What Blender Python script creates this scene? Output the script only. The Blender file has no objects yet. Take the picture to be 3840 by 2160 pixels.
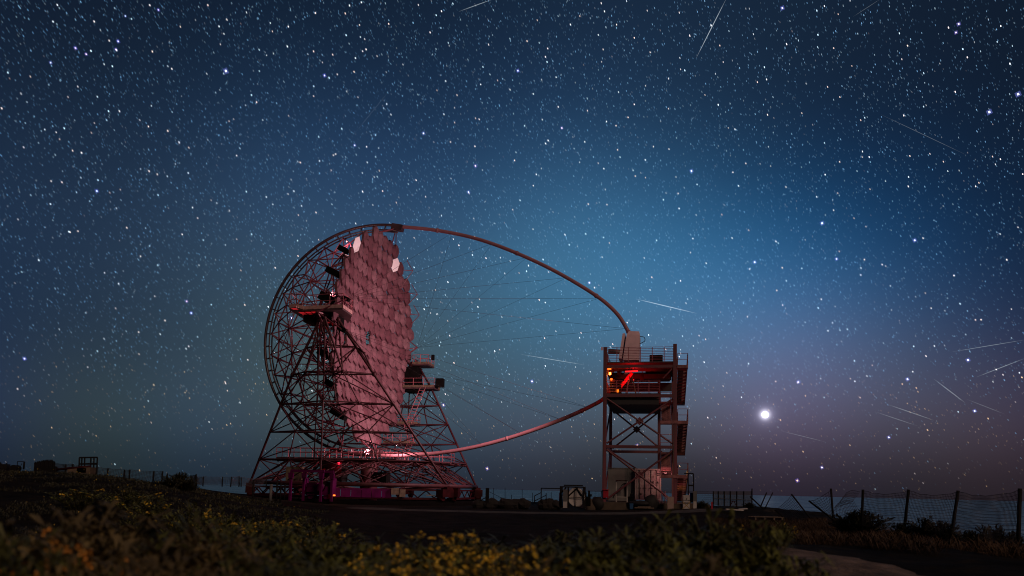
import bpy, bmesh, math, random
import numpy as np
from mathutils import Vector, Matrix, noise
sc = bpy.context.scene
C = sc.collection
R = math.radians
rnd = random.Random(7)

# ------------------------------------------------------------------ camera
FPX, EYE = 2850.0, 1.75                       # focal length in photo pixels, tripod height
PITCH, ROLL, PPY = R(6.0), R(1.24), 1532.0
FW = Vector((0, math.cos(PITCH), math.sin(PITCH)))
UP0 = Vector((0, -math.sin(PITCH), math.cos(PITCH)))
RT = Vector((1, 0, 0)) * math.cos(ROLL) + UP0 * math.sin(ROLL)
UP = Vector((-1, 0, 0)) * math.sin(ROLL) + UP0 * math.cos(ROLL)
EYEP = Vector((0, 0, EYE))
cam_d = bpy.data.cameras.new('camera')
cam = bpy.data.objects.new('camera', cam_d); C.objects.link(cam); sc.camera = cam
M3 = Matrix((RT, UP, -FW)).transposed()
cam.matrix_world = Matrix.Translation(EYEP) @ M3.to_4x4()
cam_d.sensor_width = 36.0
cam_d.lens = 36.0 * FPX / 3840.0
cam_d.shift_y = (PPY - 1080.0) / 3840.0
cam_d.clip_start, cam_d.clip_end = 0.1, 200000.0
cam_d.dof.use_dof = True
cam_d.dof.focus_distance = 75.0
cam_d.dof.aperture_fstop = 1.3

# ------------------------------------------------------------------ exposure
vs = sc.view_settings
vs.view_transform = 'Standard'; vs.look = 'None'; vs.exposure = 0.0; vs.gamma = 1.0
vs.use_curve_mapping = False
sc.cycles.max_bounces = 5
sc.cycles.filter_width = 1.05
sc.cycles.sample_clamp_indirect = 2.0

# ------------------------------------------------------------------ night sky (airglow, zodiacal light, horizon extinction)
world = bpy.data.worlds.new("World"); sc.world = world; world.use_nodes = True
SKY_BASE = (.0050, .0105, .0235)
SKY_GLOWS = [   # direction, width in degrees, linear colour
((-0.5716, 0.7776, 0.262), 7, (0.0077, 0.0183, 0.0405)),
((-0.5767, 0.8164, 0.0307), 4.5, (0.009, 0.0146, 0.0531)),
((-0.4856, 0.8734, 0.0357), 4.5, (0.0213, 0.0314, 0.0066)),
((-0.376, 0.897, 0.2323), 6, (0.0084, 0.014, 0.0196)),
((-0.3754, 0.926, 0.0408), 4.5, (0.0158, 0.0321, 0.0674)),
((-0.2466, 0.9155, 0.318), 7, (0.0108, 0.0375, 0.0944)),
((-0.249, 0.9528, 0.1738), 6, (0.0212, 0.0299, 0.0)),
((-0.2467, 0.968, 0.0458), 4.5, (0.0262, 0.0328, 0.0326)),
((-0.1068, 0.9609, 0.2554), 6, (0.0, 0.0013, 0.0188)),
((-0.1061, 0.9776, 0.1816), 6, (0.0184, 0.0259, 0.0091)),
((-0.1034, 0.9934, 0.0503), 4.5, (0.0211, 0.035, 0.063)),
((0.0393, 0.9419, 0.3337), 7, (0.005, 0.0223, 0.0748)),
((0.0416, 0.9648, 0.2597), 6, (0.0252, 0.0845, 0.1153)),
((0.0466, 0.9975, 0.0537), 4.5, (0.0373, 0.0355, 0.0491)),
((0.1648, 0.8359, 0.5236), 10, (0.0037, 0.0108, 0.0231)),
((0.1871, 0.9478, 0.2583), 6, (0.017, 0.0802, 0.1617)),
((0.1925, 0.9742, 0.1177), 5, (0.038, 0.026, 0.0)),
((0.3212, 0.9129, 0.252), 6, (0.0, 0.0, 0.0448)),
((0.3254, 0.9279, 0.1817), 6, (0.0, 0.0971, 0.1563)),
((0.3278, 0.9376, 0.1163), 5, (0.0875, 0.0, 0.0)),
((0.4384, 0.8656, 0.2419), 6, (0.0, 0.0139, 0.0524)),
((0.4456, 0.888, 0.1131), 5, (0.0292, 0.0186, 0.0022)),
((0.5441, 0.8319, 0.1088), 5, (0.0, 0.0088, 0.0379)),
((0.5448, 0.8367, 0.056), 4.5, (0.0434, 0.0169, 0.0)),
]
def build_world():
    nt = world.node_tree; nt.nodes.clear()
    N = nt.nodes.new; L = nt.links.new
    geo = N('ShaderNodeTexCoord')
    d = geo.outputs['Generated']
    def vm(op, a, b=None, scale=None):
        n = N('ShaderNodeVectorMath'); n.operation = op
        for i, v in enumerate((a, b)):
            if v is None: continue
            if isinstance(v, (tuple, list)): n.inputs[i].default_value = v
            else: L(v, n.inputs[i])
        if scale is not None: L(scale, n.inputs['Scale'])
        return n
    def mt(op, a, b=None):
        n = N('ShaderNodeMath'); n.operation = op
        for i, v in enumerate((a, b)):
            if v is None: continue
            if isinstance(v, (int, float)): n.inputs[i].default_value = v
            else: L(v, n.inputs[i])
        return n.outputs[0]
    def lobe(direction, width):
        k = 1.0 / R(width) ** 2
        dt = vm('DOT_PRODUCT', d, tuple(Vector(direction).normalized())).outputs['Value']
        return mt('EXPONENT', mt('MULTIPLY', mt('SUBTRACT', dt, 1.0), k))
    acc = None
    for direction, width, col in SKY_GLOWS:
        t = vm('SCALE', col, scale=lobe(direction, width)).outputs['Vector']
        acc = t if acc is None else vm('ADD', acc, t).outputs['Vector']
    acc = vm('ADD', acc, SKY_BASE).outputs['Vector']
    z = N('ShaderNodeSeparateXYZ'); L(d, z.inputs[0])
    zz = mt('MAXIMUM', z.outputs['Z'], 0.0)
    m = mt('EXPONENT', mt('MULTIPLY', mt('POWER', mt('DIVIDE', zz, .075), 2.0), -1.0))
    m = mt('SUBTRACT', 1.0, mt('MULTIPLY', m, .55))
    acc = vm('SCALE', acc, scale=m).outputs['Vector']
    acc = vm('MULTIPLY', acc, (1.0, .97, .96)).outputs['Vector']
    # light scattered in the air round the bright planet
    for w, c in ((0.20, (1.2, 1.15, 1.4)), (0.42, (.16, .15, .22)), (1.1, (.012, .012, .02))):
        t = vm('SCALE', c, scale=lobe(PLANET_DIR, w)).outputs['Vector']
        acc = vm('ADD', acc, t).outputs['Vector']
    bg = N('ShaderNodeBackground'); L(acc, bg.inputs['Color']); bg.inputs['Strength'].default_value = 1.0
    out = N('ShaderNodeOutputWorld'); L(bg.outputs[0], out.inputs[0])
def ray(px, py):
    return (FW * FPX + RT * (px - 1920.0) - UP * (py - PPY))
PLANET_DIR = ray(2869, 1555).normalized()
build_world()

# faint warm night glow from behind the camera, the only "sun"
sun_d = bpy.data.lights.new('night_glow', 'SUN'); sun = bpy.data.objects.new('night_glow', sun_d); C.objects.link(sun)
sun_d.energy = 0.85; sun_d.angle = R(12); sun_d.color = (1.0, 0.66, 0.50)
sun.rotation_euler = Vector((-0.55, 1.0, -0.62)).to_track_quat('-Z', 'Y').to_euler()

# ------------------------------------------------------------------ placing helpers
def at(px, py, Y):
    """point seen at photo pixel (px, py) at depth Y"""
    d = ray(px, py); return EYEP + d * (Y / d.y)
def scale_at(Y): return Y / FPX               # metres per photo pixel

# ------------------------------------------------------------------ mesh helpers
class MB:
    def __init__(s): s.v, s.f, s.sm = [], [], []
    def add(s, vs, fs, smooth=False):
        o = len(s.v); s.v += [tuple(v) for v in vs]
        s.f += [tuple(i + o for i in f) for f in fs]; s.sm += [smooth] * len(fs); return s
    def box(s, c, size, rot=None, taper=1.0):
        hx, hy, hz = size[0] / 2, size[1] / 2, size[2] / 2
        vs = []
        for z in (-1, 1):
            t = taper if z > 0 else 1.0
            for x, y in ((-1, -1), (1, -1), (1, 1), (-1, 1)):
                v = Vector((x * hx * t, y * hy * t, z * hz))
                if rot is not None: v = rot @ v
                vs.append(v + Vector(c))
        return s.add(vs, [(3, 2, 1, 0), (4, 5, 6, 7), (0, 1, 5, 4), (1, 2, 6, 5), (2, 3, 7, 6), (3, 0, 4, 7)])
    def tube(s, p0, p1, r, n=6, r1=None):
        p0, p1 = Vector(p0), Vector(p1); d = p1 - p0
        if d.length < 1e-6: return s
        q = d.to_track_quat('Z', 'Y'); r1 = r if r1 is None else r1
        a = [p0 + q @ Vector((r * math.cos(2 * math.pi * i / n), r * math.sin(2 * math.pi * i / n), 0)) for i in range(n)]
        b = [p1 + q @ Vector((r1 * math.cos(2 * math.pi * i / n), r1 * math.sin(2 * math.pi * i / n), 0)) for i in range(n)]
        fs = [(i, (i + 1) % n, n + (i + 1) % n, n + i) for i in range(n)]
        o = len(s.v)
        s.add(a + b, fs, n > 5)
        s.f += [tuple(o + i for i in reversed(range(n))), tuple(o + n + i for i in range(n))]; s.sm += [False, False]
        return s
    def sweep(s, pts, r, n=10, radii=None):
        pts = [Vector(p) for p in pts]; rings = []
        up = Vector((0, 1, 0))
        for i, p in enumerate(pts):
            t = (pts[min(i + 1, len(pts) - 1)] - pts[max(i - 1, 0)]).normalized()
            u = up if abs(t.dot(up)) < .95 else Vector((1, 0, 0))
            a = t.cross(u).normalized(); b = a.cross(t).normalized()
            rr = radii[i] if radii else r
            rings.append([p + a * rr * math.cos(2 * math.pi * k / n) + b * rr * math.sin(2 * math.pi * k / n) for k in range(n)])
        vs = [v for ring in rings for v in ring]
        fs = [(i * n + k, i * n + (k + 1) % n, (i + 1) * n + (k + 1) % n, (i + 1) * n + k) for i in range(len(pts) - 1) for k in range(n)]
        fs += [tuple(reversed(range(n))), tuple((len(pts) - 1) * n + k for k in range(n))]
        return s.add(vs, fs, True)
    def ball(s, c, r, n=8, m=5, sq=(1, 1, 1)):
        vs, fs = [], []
        for j in range(m + 1):
            th = math.pi * j / m
            for i in range(n):
                ph = 2 * math.pi * i / n
                vs.append(Vector(c) + Vector((r * sq[0] * math.sin(th) * math.cos(ph), r * sq[1] * math.sin(th) * math.sin(ph), r * sq[2] * math.cos(th))))
        for j in range(m):
            for i in range(n): fs.append((j * n + i, (j + 1) * n + i, (j + 1) * n + (i + 1) % n, j * n + (i + 1) % n))
        return s.add(vs, fs, True)
    def prism(s, poly, z0, z1):
        n = len(poly)
        vs = [(x, y, z0) for x, y in poly] + [(x, y, z1) for x, y in poly]
        return s.add(vs, [tuple(reversed(range(n))), tuple(range(n, 2 * n))] + [(i, (i + 1) % n, n + (i + 1) % n, n + i) for i in range(n)])
    def mesh(s, name, mat):
        me = bpy.data.meshes.new(name); me.from_pydata(s.v, [], s.f); me.update()
        me.polygons.foreach_set('use_smooth', s.sm)
        if mat: me.materials.append(mat)
        return me
    def build(s, name, mat, parent=None, kind=None):
        return link(name, s.mesh(name, mat), parent, kind)
def link(name, me, parent=None, kind=None, mtx=None):
    o = bpy.data.objects.new(name, me); C.objects.link(o)
    if parent is not None: o.parent = parent
    if mtx is not None: o.matrix_basis = mtx
    if kind: o['kind'] = kind
    return o
def tag(o, label, cat, group=None):
    o['label'] = label; o['category'] = cat
    if group: o['group'] = group
    return o
def thing(name, label, cat, loc=(0, 0, 0), rz=0.0, group=None):
    o = bpy.data.objects.new(name, None); C.objects.link(o); o.empty_display_size = .3
    o.location = loc; o.rotation_euler = (0, 0, rz)
    return tag(o, label, cat, group)
def structure(o): o['kind'] = 'structure'; return o
def spline(pts, k=6):
    pts = [Vector(p) for p in pts]; out = []
    for i in range(len(pts) - 1):
        p0, p1, p2, p3 = pts[max(i - 1, 0)], pts[i], pts[i + 1], pts[min(i + 2, len(pts) - 1)]
        for j in range(k):
            t = j / k
            out.append(.5 * ((2 * p1) + (p2 - p0) * t + (2 * p0 - 5 * p1 + 4 * p2 - p3) * t * t + (3 * p1 - p0 - 3 * p2 + p3) * t ** 3))
    return out + [pts[-1]]
def rot_z(a): return Matrix.Rotation(a, 3, 'Z')
UNIT = {}
def unit_cyl(mat, n=8):
    key = (mat.name, n)
    if key not in UNIT: UNIT[key] = MB().tube((0, 0, 0), (0, 0, 1), 1.0, n).mesh('tube', mat)
    return UNIT[key]
def rod(name, p0, p1, r, mat, parent, n=8):
    """one straight tube as an object of its own; all of one material share a mesh"""
    p0, p1 = Vector(p0), Vector(p1); d = p1 - p0
    m = Matrix.Translation(p0) @ d.to_track_quat('Z', 'Y').to_matrix().to_4x4() @ Matrix.Diagonal((r, r, d.length, 1))
    return link(name, unit_cyl(mat, n), parent, None, m)
UBOX = {}
def beam(name, p0, p1, w, h, mat, parent):
    """one straight rectangular bar as an object of its own"""
    if mat.name not in UBOX: UBOX[mat.name] = MB().box((0, 0, .5), (1, 1, 1)).mesh('bar', mat)
    p0, p1 = Vector(p0), Vector(p1); d = p1 - p0
    t = d.normalized()
    up = Vector((0, 0, 1)) if abs(t.z) < .9 else Vector((0, 1, 0))
    x = up.cross(t).normalized(); y = t.cross(x)
    m = Matrix.Translation(p0) @ Matrix((x, y, t)).transposed().to_4x4() @ Matrix.Diagonal((w, h, d.length, 1))
    return link(name, UBOX[mat.name], parent, None, m)

# ------------------------------------------------------------------ materials
def mat(name, col, rough=.6, metal=0.0, var=.25, scale=3.0, bump=0.0, bscale=30.0, spec=.5, rust=None):
    m = bpy.data.materials.new(name); m.use_nodes = True
    nt = m.node_tree; N = nt.nodes.new; L = nt.links.new
    b = nt.nodes['Principled BSDF']
    b.inputs['Roughness'].default_value = rough; b.inputs['Metallic'].default_value = metal
    b.inputs['Specular IOR Level'].default_value = spec
    tc = N('ShaderNodeTexCoord')
    nz = N('ShaderNodeTexNoise'); nz.inputs['Scale'].default_value = scale; nz.inputs['Detail'].default_value = 5.0
    L(tc.outputs['Object'], nz.inputs['Vector'])
    rp = N('ShaderNodeValToRGB')
    e = rp.color_ramp.elements
    e[0].position, e[1].position = .3, .72
    e[0].color = (*[c * (1 - var) for c in col], 1); e[1].color = (*[min(1, c * (1 + var)) for c in col], 1)
    L(nz.outputs['Fac'], rp.inputs['Fac'])
    if rust:
        n2 = N('ShaderNodeTexNoise'); n2.inputs['Scale'].default_value = scale * 2.7; n2.inputs['Detail'].default_value = 8
        L(tc.outputs['Object'], n2.inputs['Vector'])
        r2 = N('ShaderNodeValToRGB'); r2.color_ramp.elements[0].position = .55; r2.color_ramp.elements[1].position = .7
        L(n2.outputs['Fac'], r2.inputs['Fac'])
        mx = N('ShaderNodeMixRGB'); L(r2.outputs['Color'], mx.inputs['Fac']); L(rp.outputs['Color'], mx.inputs['Color1'])
        mx.inputs['Color2'].default_value = (*rust, 1); L(mx.outputs['Color'], b.inputs['Base Color'])
    else:
        L(rp.outputs['Color'], b.inputs['Base Color'])
    if bump > 0:
        n3 = N('ShaderNodeTexNoise'); n3.inputs['Scale'].default_value = bscale; n3.inputs['Detail'].default_value = 4
        L(tc.outputs['Object'], n3.inputs['Vector'])
        bp = N('ShaderNodeBump'); bp.inputs['Strength'].default_value = bump; bp.inputs['Distance'].default_value = .05
        L(n3.outputs['Fac'], bp.inputs['Height']); L(bp.outputs['Normal'], b.inputs['Normal'])
    return m
def glow(name, col, strength):
    m = bpy.data.materials.new(name); m.use_nodes = True
    b = m.node_tree.nodes['Principled BSDF']
    b.inputs['Base Color'].default_value = (*[c * .05 for c in col], 1)
    b.inputs['Emission Color'].default_value = (*col, 1); b.inputs['Emission Strength'].default_value = strength
    return m
M = dict(
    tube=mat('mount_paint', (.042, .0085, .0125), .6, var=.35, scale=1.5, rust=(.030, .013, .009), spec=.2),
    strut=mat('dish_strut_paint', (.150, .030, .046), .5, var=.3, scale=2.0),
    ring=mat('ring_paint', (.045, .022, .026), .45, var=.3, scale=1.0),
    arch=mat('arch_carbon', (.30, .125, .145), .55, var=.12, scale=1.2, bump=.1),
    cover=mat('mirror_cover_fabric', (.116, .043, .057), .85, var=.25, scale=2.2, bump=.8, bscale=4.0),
    knob=mat('mirror_cover_knob', (.07, .035, .042), .7),
    mirror=mat('bare_mirror', (.94, .92, .92), .30, var=.04, scale=6.0),
    mount_dark=mat('dark_machine', (.005, .0045, .0045), .9, spec=.03),
    panel=mat('pale_kickboard', (.34, .20, .185), .6, var=.25, scale=4.0),
    rail=mat('handrail_paint', (.30, .08, .10), .5),
    redpaint=mat('drive_red', (.026, .003, .004), .6, var=.4, scale=2.0, spec=.1),
    magenta=mat('drive_magenta', (.062, .001, .040), .7, var=.35, scale=1.6, spec=.08),
    cable=mat('steel_cable', (.022, .018, .019), .7, spec=.1),
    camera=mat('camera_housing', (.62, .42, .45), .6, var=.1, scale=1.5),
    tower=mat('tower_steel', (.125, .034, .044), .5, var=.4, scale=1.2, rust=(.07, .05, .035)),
    deck=mat('deck_grating', (.05, .022, .024), .6, var=.4, scale=3.0),
    step=mat('stair_tread', (.21, .080, .082), .55, var=.45, scale=2.5),
    black=mat('black_rubber', (.012, .011, .012), .7),
    white=mat('white_steel', (.36, .34, .32), .5, var=.12, scale=1.4, rust=(.30, .24, .19)),
    cabin=mat('cabin_grey', (.13, .135, .125), .6, var=.12, scale=.8),
    grey=mat('grey_cabinet', (.09, .09, .088), .5, var=.15),
    concrete=mat('concrete', (.20, .165, .13), .85, var=.3, scale=2.0, bump=.4),
    block=mat('pale_concrete', (.28, .20, .17), .85, var=.15, scale=3.0, bump=.3),
    blue=mat('blue_plastic', (.02, .07, .16), .4),
    wood=mat('old_wood', (.10, .07, .045), .8, var=.4, scale=4.0),
    yellow=mat('yellow_wood', (.30, .19, .03), .7),
    iron=mat('dark_iron', (.008, .007, .007), .7, spec=.15),
    fence=mat('fence_post', (.010, .009, .009), .8, spec=.15),
    wire=mat('fence_wire', (.022, .020, .022), .6),
    red=mat('red_box', (.30, .008, .02), .45),
    tarp=mat('dark_tarp', (.006, .006, .006), .8, bump=.3),
    beige=mat('beige_wall', (.052, .038, .025), .9, var=.3, scale=1.5, bump=.3),
)

# every cover has faded a little differently
def fade(m, lo, hi):
    nt = m.node_tree; b = nt.nodes['Principled BSDF']; lk = b.inputs['Base Color'].links[0]; src = lk.from_socket
    oi = nt.nodes.new('ShaderNodeObjectInfo'); mr = nt.nodes.new('ShaderNodeMapRange')
    mr.inputs['To Min'].default_value = lo; mr.inputs['To Max'].default_value = hi
    nt.links.new(oi.outputs['Random'], mr.inputs['Value'])
    hs = nt.nodes.new('ShaderNodeHueSaturation'); nt.links.new(mr.outputs['Result'], hs.inputs['Value'])
    m2 = nt.nodes.new('ShaderNodeMapRange'); m2.inputs['To Min'].default_value = 1.12; m2.inputs['To Max'].default_value = .80
    nt.links.new(oi.outputs['Random'], m2.inputs['Value']); nt.links.new(m2.outputs['Result'], hs.inputs['Saturation'])
    nt.links.new(src, hs.inputs['Color']); nt.links.new(hs.outputs['Color'], b.inputs['Base Color'])
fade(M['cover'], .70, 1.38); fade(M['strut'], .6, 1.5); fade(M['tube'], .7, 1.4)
# ------------------------------------------------------------------ terrain
def sm(a, b, t):
    t = max(0.0, min(1.0, (t - a) / (b - a))); return t * t * (3 - 2 * t)
XB = [(-60, 14), (15, 14.5), (21, 16), (30, 17.2), (40, 19), (55, 23), (66, 27), (104, 36), (400, 60)]
def xb(y):
    for (a, p), (b, q) in zip(XB, XB[1:]):
        if y <= b: return p + (q - p) * max(0, (y - a)) / (b - a)
    return XB[-1][1]
def hground(x, y):
    h = .95 * (1 - sm(4, 20, y))
    if y > 0:
        h += 2.0 * sm(.2, .6, -x / max(y, 8)) * sm(8, 40, y) * (1 - sm(66, 80, y) * sm(-48, -34, x))
        h += .62 * math.exp(-((x - 19) ** 2 / 60 + (y - 60) ** 2 / 80))
        h -= .25 * sm(22, 30, y) * (1 - sm(44, 52, y)) * sm(-10, -4, x) * (1 - sm(9, 12, x))
    flat = sm(50, 53, y) * sm(-16, -12, x) * (1 - sm(17, 20, x))
    h += .5 * sm(2, 4, x) * (1 - sm(8, 13, x)) * sm(8.5, 14, y) * (1 - sm(18, 28, y))
    k = .12 * (1 - flat)
    h += k * noise.fractal(Vector((x * .35, y * .35, 2.0)), 1.0, 2.0, 4)
    h += k * .35 * noise.noise(Vector((x * 1.9, y * 1.9, 5.0)))
    d = max(x - xb(y), y - 104 + .12 * min(0, x))
    if d > 0: h -= min(95.0, d * 1.0 + d * d * .03)
    if x < -70: h -= min(60, (-70 - x) * .4)
    return h
def axis(spec):
    out = []
    for a, b, st in spec:
        n = max(1, round((b - a) / st)); out += [a + (b - a) * i / n for i in range(n)]
    return out + [spec[-1][1]]
gx = axis([(-400, -90, 30), (-90, -36, 3), (-36, -8, .7), (-8, 8, .3), (8, 30, .5), (30, 80, 4), (80, 400, 30)])
gy = axis([(-60, -6, 6), (-6, 18, .3), (18, 70, .8), (70, 120, 2), (120, 500, 25)])
g = MB()
g.v = [(x, y, hground(x, y)) for y in gy for x in gx]
nx = len(gx)
g.f = [(j * nx + i, j * nx + i + 1, (j + 1) * nx + i + 1, (j + 1) * nx + i) for j in range(len(gy) - 1) for i in range(nx - 1)]
g.sm = [True] * len(g.f)
m_ground = mat('volcanic_soil', (.010, .008, .006), .95, var=.6, scale=.6, bump=.9, bscale=6.0, rust=(.022, .016, .008), spec=.05)
structure(g.build('ground', m_ground))
# pale service road in front of the telescope and the rough path at the lower right
def ribbon(name, pts, widths, material, lift):
    m = MB(); P = spline([(x, y, 0) for x, y in pts], 8); k = len(P); cols = 7
    for i, p in enumerate(P):
        t = (P[min(i + 1, k - 1)] - P[max(i - 1, 0)]).normalized(); s = Vector((t.y, -t.x, 0))
        w = widths[0] + (widths[1] - widths[0]) * i / (k - 1)
        for c in range(cols):
            e = (c / (cols - 1) - .5) * w * (1 + .16 * noise.noise(Vector((i * .5, c * 3.0, 1))))
            q = p + s * e
            m.v.append((q.x, q.y, hground(q.x, q.y) + lift - (.06 if c in (0, cols - 1) else 0)))
    m.f = [(i * cols + c, i * cols + c + 1, (i + 1) * cols + c + 1, (i + 1) * cols + c) for i in range(k - 1) for c in range(cols - 1)]
    m.sm = [True] * len(m.f)
    return structure(m.build(name, material))
ribbon('service_road', [(-11.5, 59), (-8, 56.4), (-2, 55.8), (4, 56), (10, 57), (16, 58)], (3.2, 3.4),
       mat('road_gravel', (.052, .046, .038), .95, var=.5, scale=1.2, bump=.5), .05)
ribbon('path', [(3.2, 17.5), (3.5, 14.5), (3.95, 11), (4.3, 8), (4.6, 4)], (2.4, 3.0),
       mat('path_gravel', (.125, .085, .06), .95, var=.6, scale=3.5, bump=.9, bscale=14), .05)

# ------------------------------------------------------------------ sea far below
msea = bpy.data.materials.new('sea_water'); msea.use_nodes = True
nt = msea.node_tree; b = nt.nodes['Principled BSDF']
b.inputs['Base Color'].default_value = (.05, .13, .20, 1); b.inputs['Roughness'].default_value = .14; b.inputs['Specular IOR Level'].default_value = .28
tc = nt.nodes.new('ShaderNodeTexCoord'); mp = nt.nodes.new('ShaderNodeMapping'); nt.links.new(tc.outputs['Object'], mp.inputs['Vector'])
mp.inputs['Scale'].default_value = (.004, .012, 1)
nz = nt.nodes.new('ShaderNodeTexNoise'); nz.inputs['Scale'].default_value = 1.0; nz.inputs['Detail'].default_value = 9
nt.links.new(mp.outputs['Vector'], nz.inputs['Vector'])
bp = nt.nodes.new('ShaderNodeBump'); bp.inputs['Strength'].default_value = .6; bp.inputs['Distance'].default_value = 3.5
cr = nt.nodes.new('ShaderNodeValToRGB'); cr.color_ramp.elements[0].position = .42; cr.color_ramp.elements[1].position = .68
cr.color_ramp.elements[0].color = (.010, .026, .045, 1); cr.color_ramp.elements[1].color = (.085, .135, .185, 1)
nt.links.new(nz.outputs['Fac'], cr.inputs['Fac']); nt.links.new(cr.outputs['Color'], b.inputs['Base Color'])
nt.links.new(nz.outputs['Fac'], bp.inputs['Height']); nt.links.new(bp.outputs['Normal'], b.inputs['Normal'])
cr.color_ramp.elements[0].color = (.05, .17, .30, 1); cr.color_ramp.elements[1].color = (.26, .50, .72, 1)
df = nt.nodes.new('ShaderNodeBsdfDiffuse'); gl = nt.nodes.new('ShaderNodeBsdfGlossy'); gl.inputs['Roughness'].default_value = .2; mx = nt.nodes.new('ShaderNodeMixShader'); mx.inputs['Fac'].default_value = .26
nt.links.new(cr.outputs['Color'], df.inputs['Color']); nt.links.new(bp.outputs['Normal'], gl.inputs['Normal']); nt.links.new(df.outputs[0], mx.inputs[1]); nt.links.new(gl.outputs[0], mx.inputs[2])
nt.links.new(mx.outputs[0], nt.nodes['Material Output'].inputs['Surface']); nt.nodes.remove(b)
s = MB(); rings = [30, 80, 160, 350, 800, 2000, 5000, 12000, 28000, 45000]; n = 72
s.v = [(r * math.sin(2 * math.pi * i / n), r * math.cos(2 * math.pi * i / n), -85) for r in rings for i in range(n)]
s.f = [(j * n + i, (j + 1) * n + i, (j + 1) * n + (i + 1) % n, j * n + (i + 1) % n) for j in range(len(rings) - 1) for i in range(n)]
s.sm = [False] * len(s.f)
s.f = [tuple(reversed(f)) for f in s.f]
structure(s.build('sea', msea))

# ------------------------------------------------------------------ stars drifting about the celestial pole
POLE = Vector((math.cos(R(28.7)), 0.10, math.sin(R(28.7)))).normalized()
def light_mat(name):
    m = bpy.data.materials.new(name); m.use_nodes = True
    nt = m.node_tree; nt.nodes.clear()
    a = nt.nodes.new('ShaderNodeAttribute'); a.attribute_name = 'shine'
    e = nt.nodes.new('ShaderNodeEmission'); o = nt.nodes.new('ShaderNodeOutputMaterial')
    t = nt.nodes.new('ShaderNodeBsdfTransparent'); ad = nt.nodes.new('ShaderNodeAddShader')      # light added to the sky behind
    nt.links.new(a.outputs['Color'], e.inputs['Color']); nt.links.new(e.outputs[0], ad.inputs[0]); nt.links.new(t.outputs[0], ad.inputs[1]); nt.links.new(ad.outputs[0], o.inputs[0])
    m.cycles.emission_sampling = 'NONE'
    return m
m_star = light_mat('starlight')
def shine_mesh(name, quads):
    """quads: (4 corners, colour)"""
    vs = np.array([q[0] for q in quads], dtype=np.float32).reshape(-1, 3)
    n = len(quads); fs = np.arange(4 * n).reshape(n, 4).tolist()
    me = bpy.data.meshes.new(name); me.from_pydata(vs.tolist(), [], fs); me.update()
    ca = me.color_attributes.new('shine', 'FLOAT_COLOR', 'POINT')
    col = np.repeat(np.array([(*q[1], 1.0) for q in quads], dtype=np.float32), 4, axis=0)
    ca.data.foreach_set('color', col.ravel())
    me.materials.append(m_star)
    return me
RS = 90000.0
def star_quad(d, length, width, col):
    t = POLE.cross(d)
    sinp = t.length; t.normalize(); s = d.cross(t)
    a = t * (length * (.55 + .45 * sinp) / 2 / FPX * RS); b_ = s * (width / 2 / FPX * RS); p = d * RS
    return ([tuple(p - a - b_), tuple(p + a - b_), tuple(p + a + b_), tuple(p - a + b_)], col)
ng = np.random.default_rng(11)
quads, bright = [], []
TINTS = [(.26, .58, 1.0), (.36, .68, 1.0), (.60, .84, 1.0), (.88, .94, 1.0), (1.0, .86, .86), (1.0, .72, .62)]
count = 0
while count < 48000:
    az = ng.uniform(-R(50), R(50)); el = math.asin(ng.uniform(0.004, math.sin(R(50))))
    # thicker towards the upper left (Milky Way side), thinner near the horizon
    dens = .58 + .24 * sm(R(4), R(16), el) + .28 * sm(R(10), R(-30), az) * sm(R(5), R(25), el)
    dens *= .35 + .65 * sm(0, R(9), el)
    clump = noise.noise(Vector((az * 14, el * 14, 3)))
    if ng.uniform() > dens * (1 + .45 * clump): continue
    count += 1
    d = Vector((math.sin(az) * math.cos(el), math.cos(az) * math.cos(el), math.sin(el)))
    f = ng.pareto(1.75) * .085 + .03
    ext = .45 + .55 * sm(0, R(11), el)
    low = 1 - sm(R(1), R(12), el)
    if f > .6:
        c = TINTS[int(ng.integers(2, 6))]
    else:
        c = TINTS[int(min(5, abs(ng.normal(0, 1.5 + 1.2 * low))))]
    if low > .3 and ng.uniform() < low * .6: c = (1.0, .66, .36)
    w = 1.7 + .9 * sm(.35, 1.6, f) ; ln = 5.6 + 1.0 * ng.normal() * .5
    br = min(f, 1.1) * ext
    quads.append(star_quad(d, ln, w, tuple(v * br * 1.45 for v in c)))
    if f > 3.3: bright.append((d, f, c))
stars = link('stars', shine_mesh('stars', quads), None, 'stuff')
tag(stars, 'dense field of short slanted star streaks over the whole night sky', 'stars')
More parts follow.
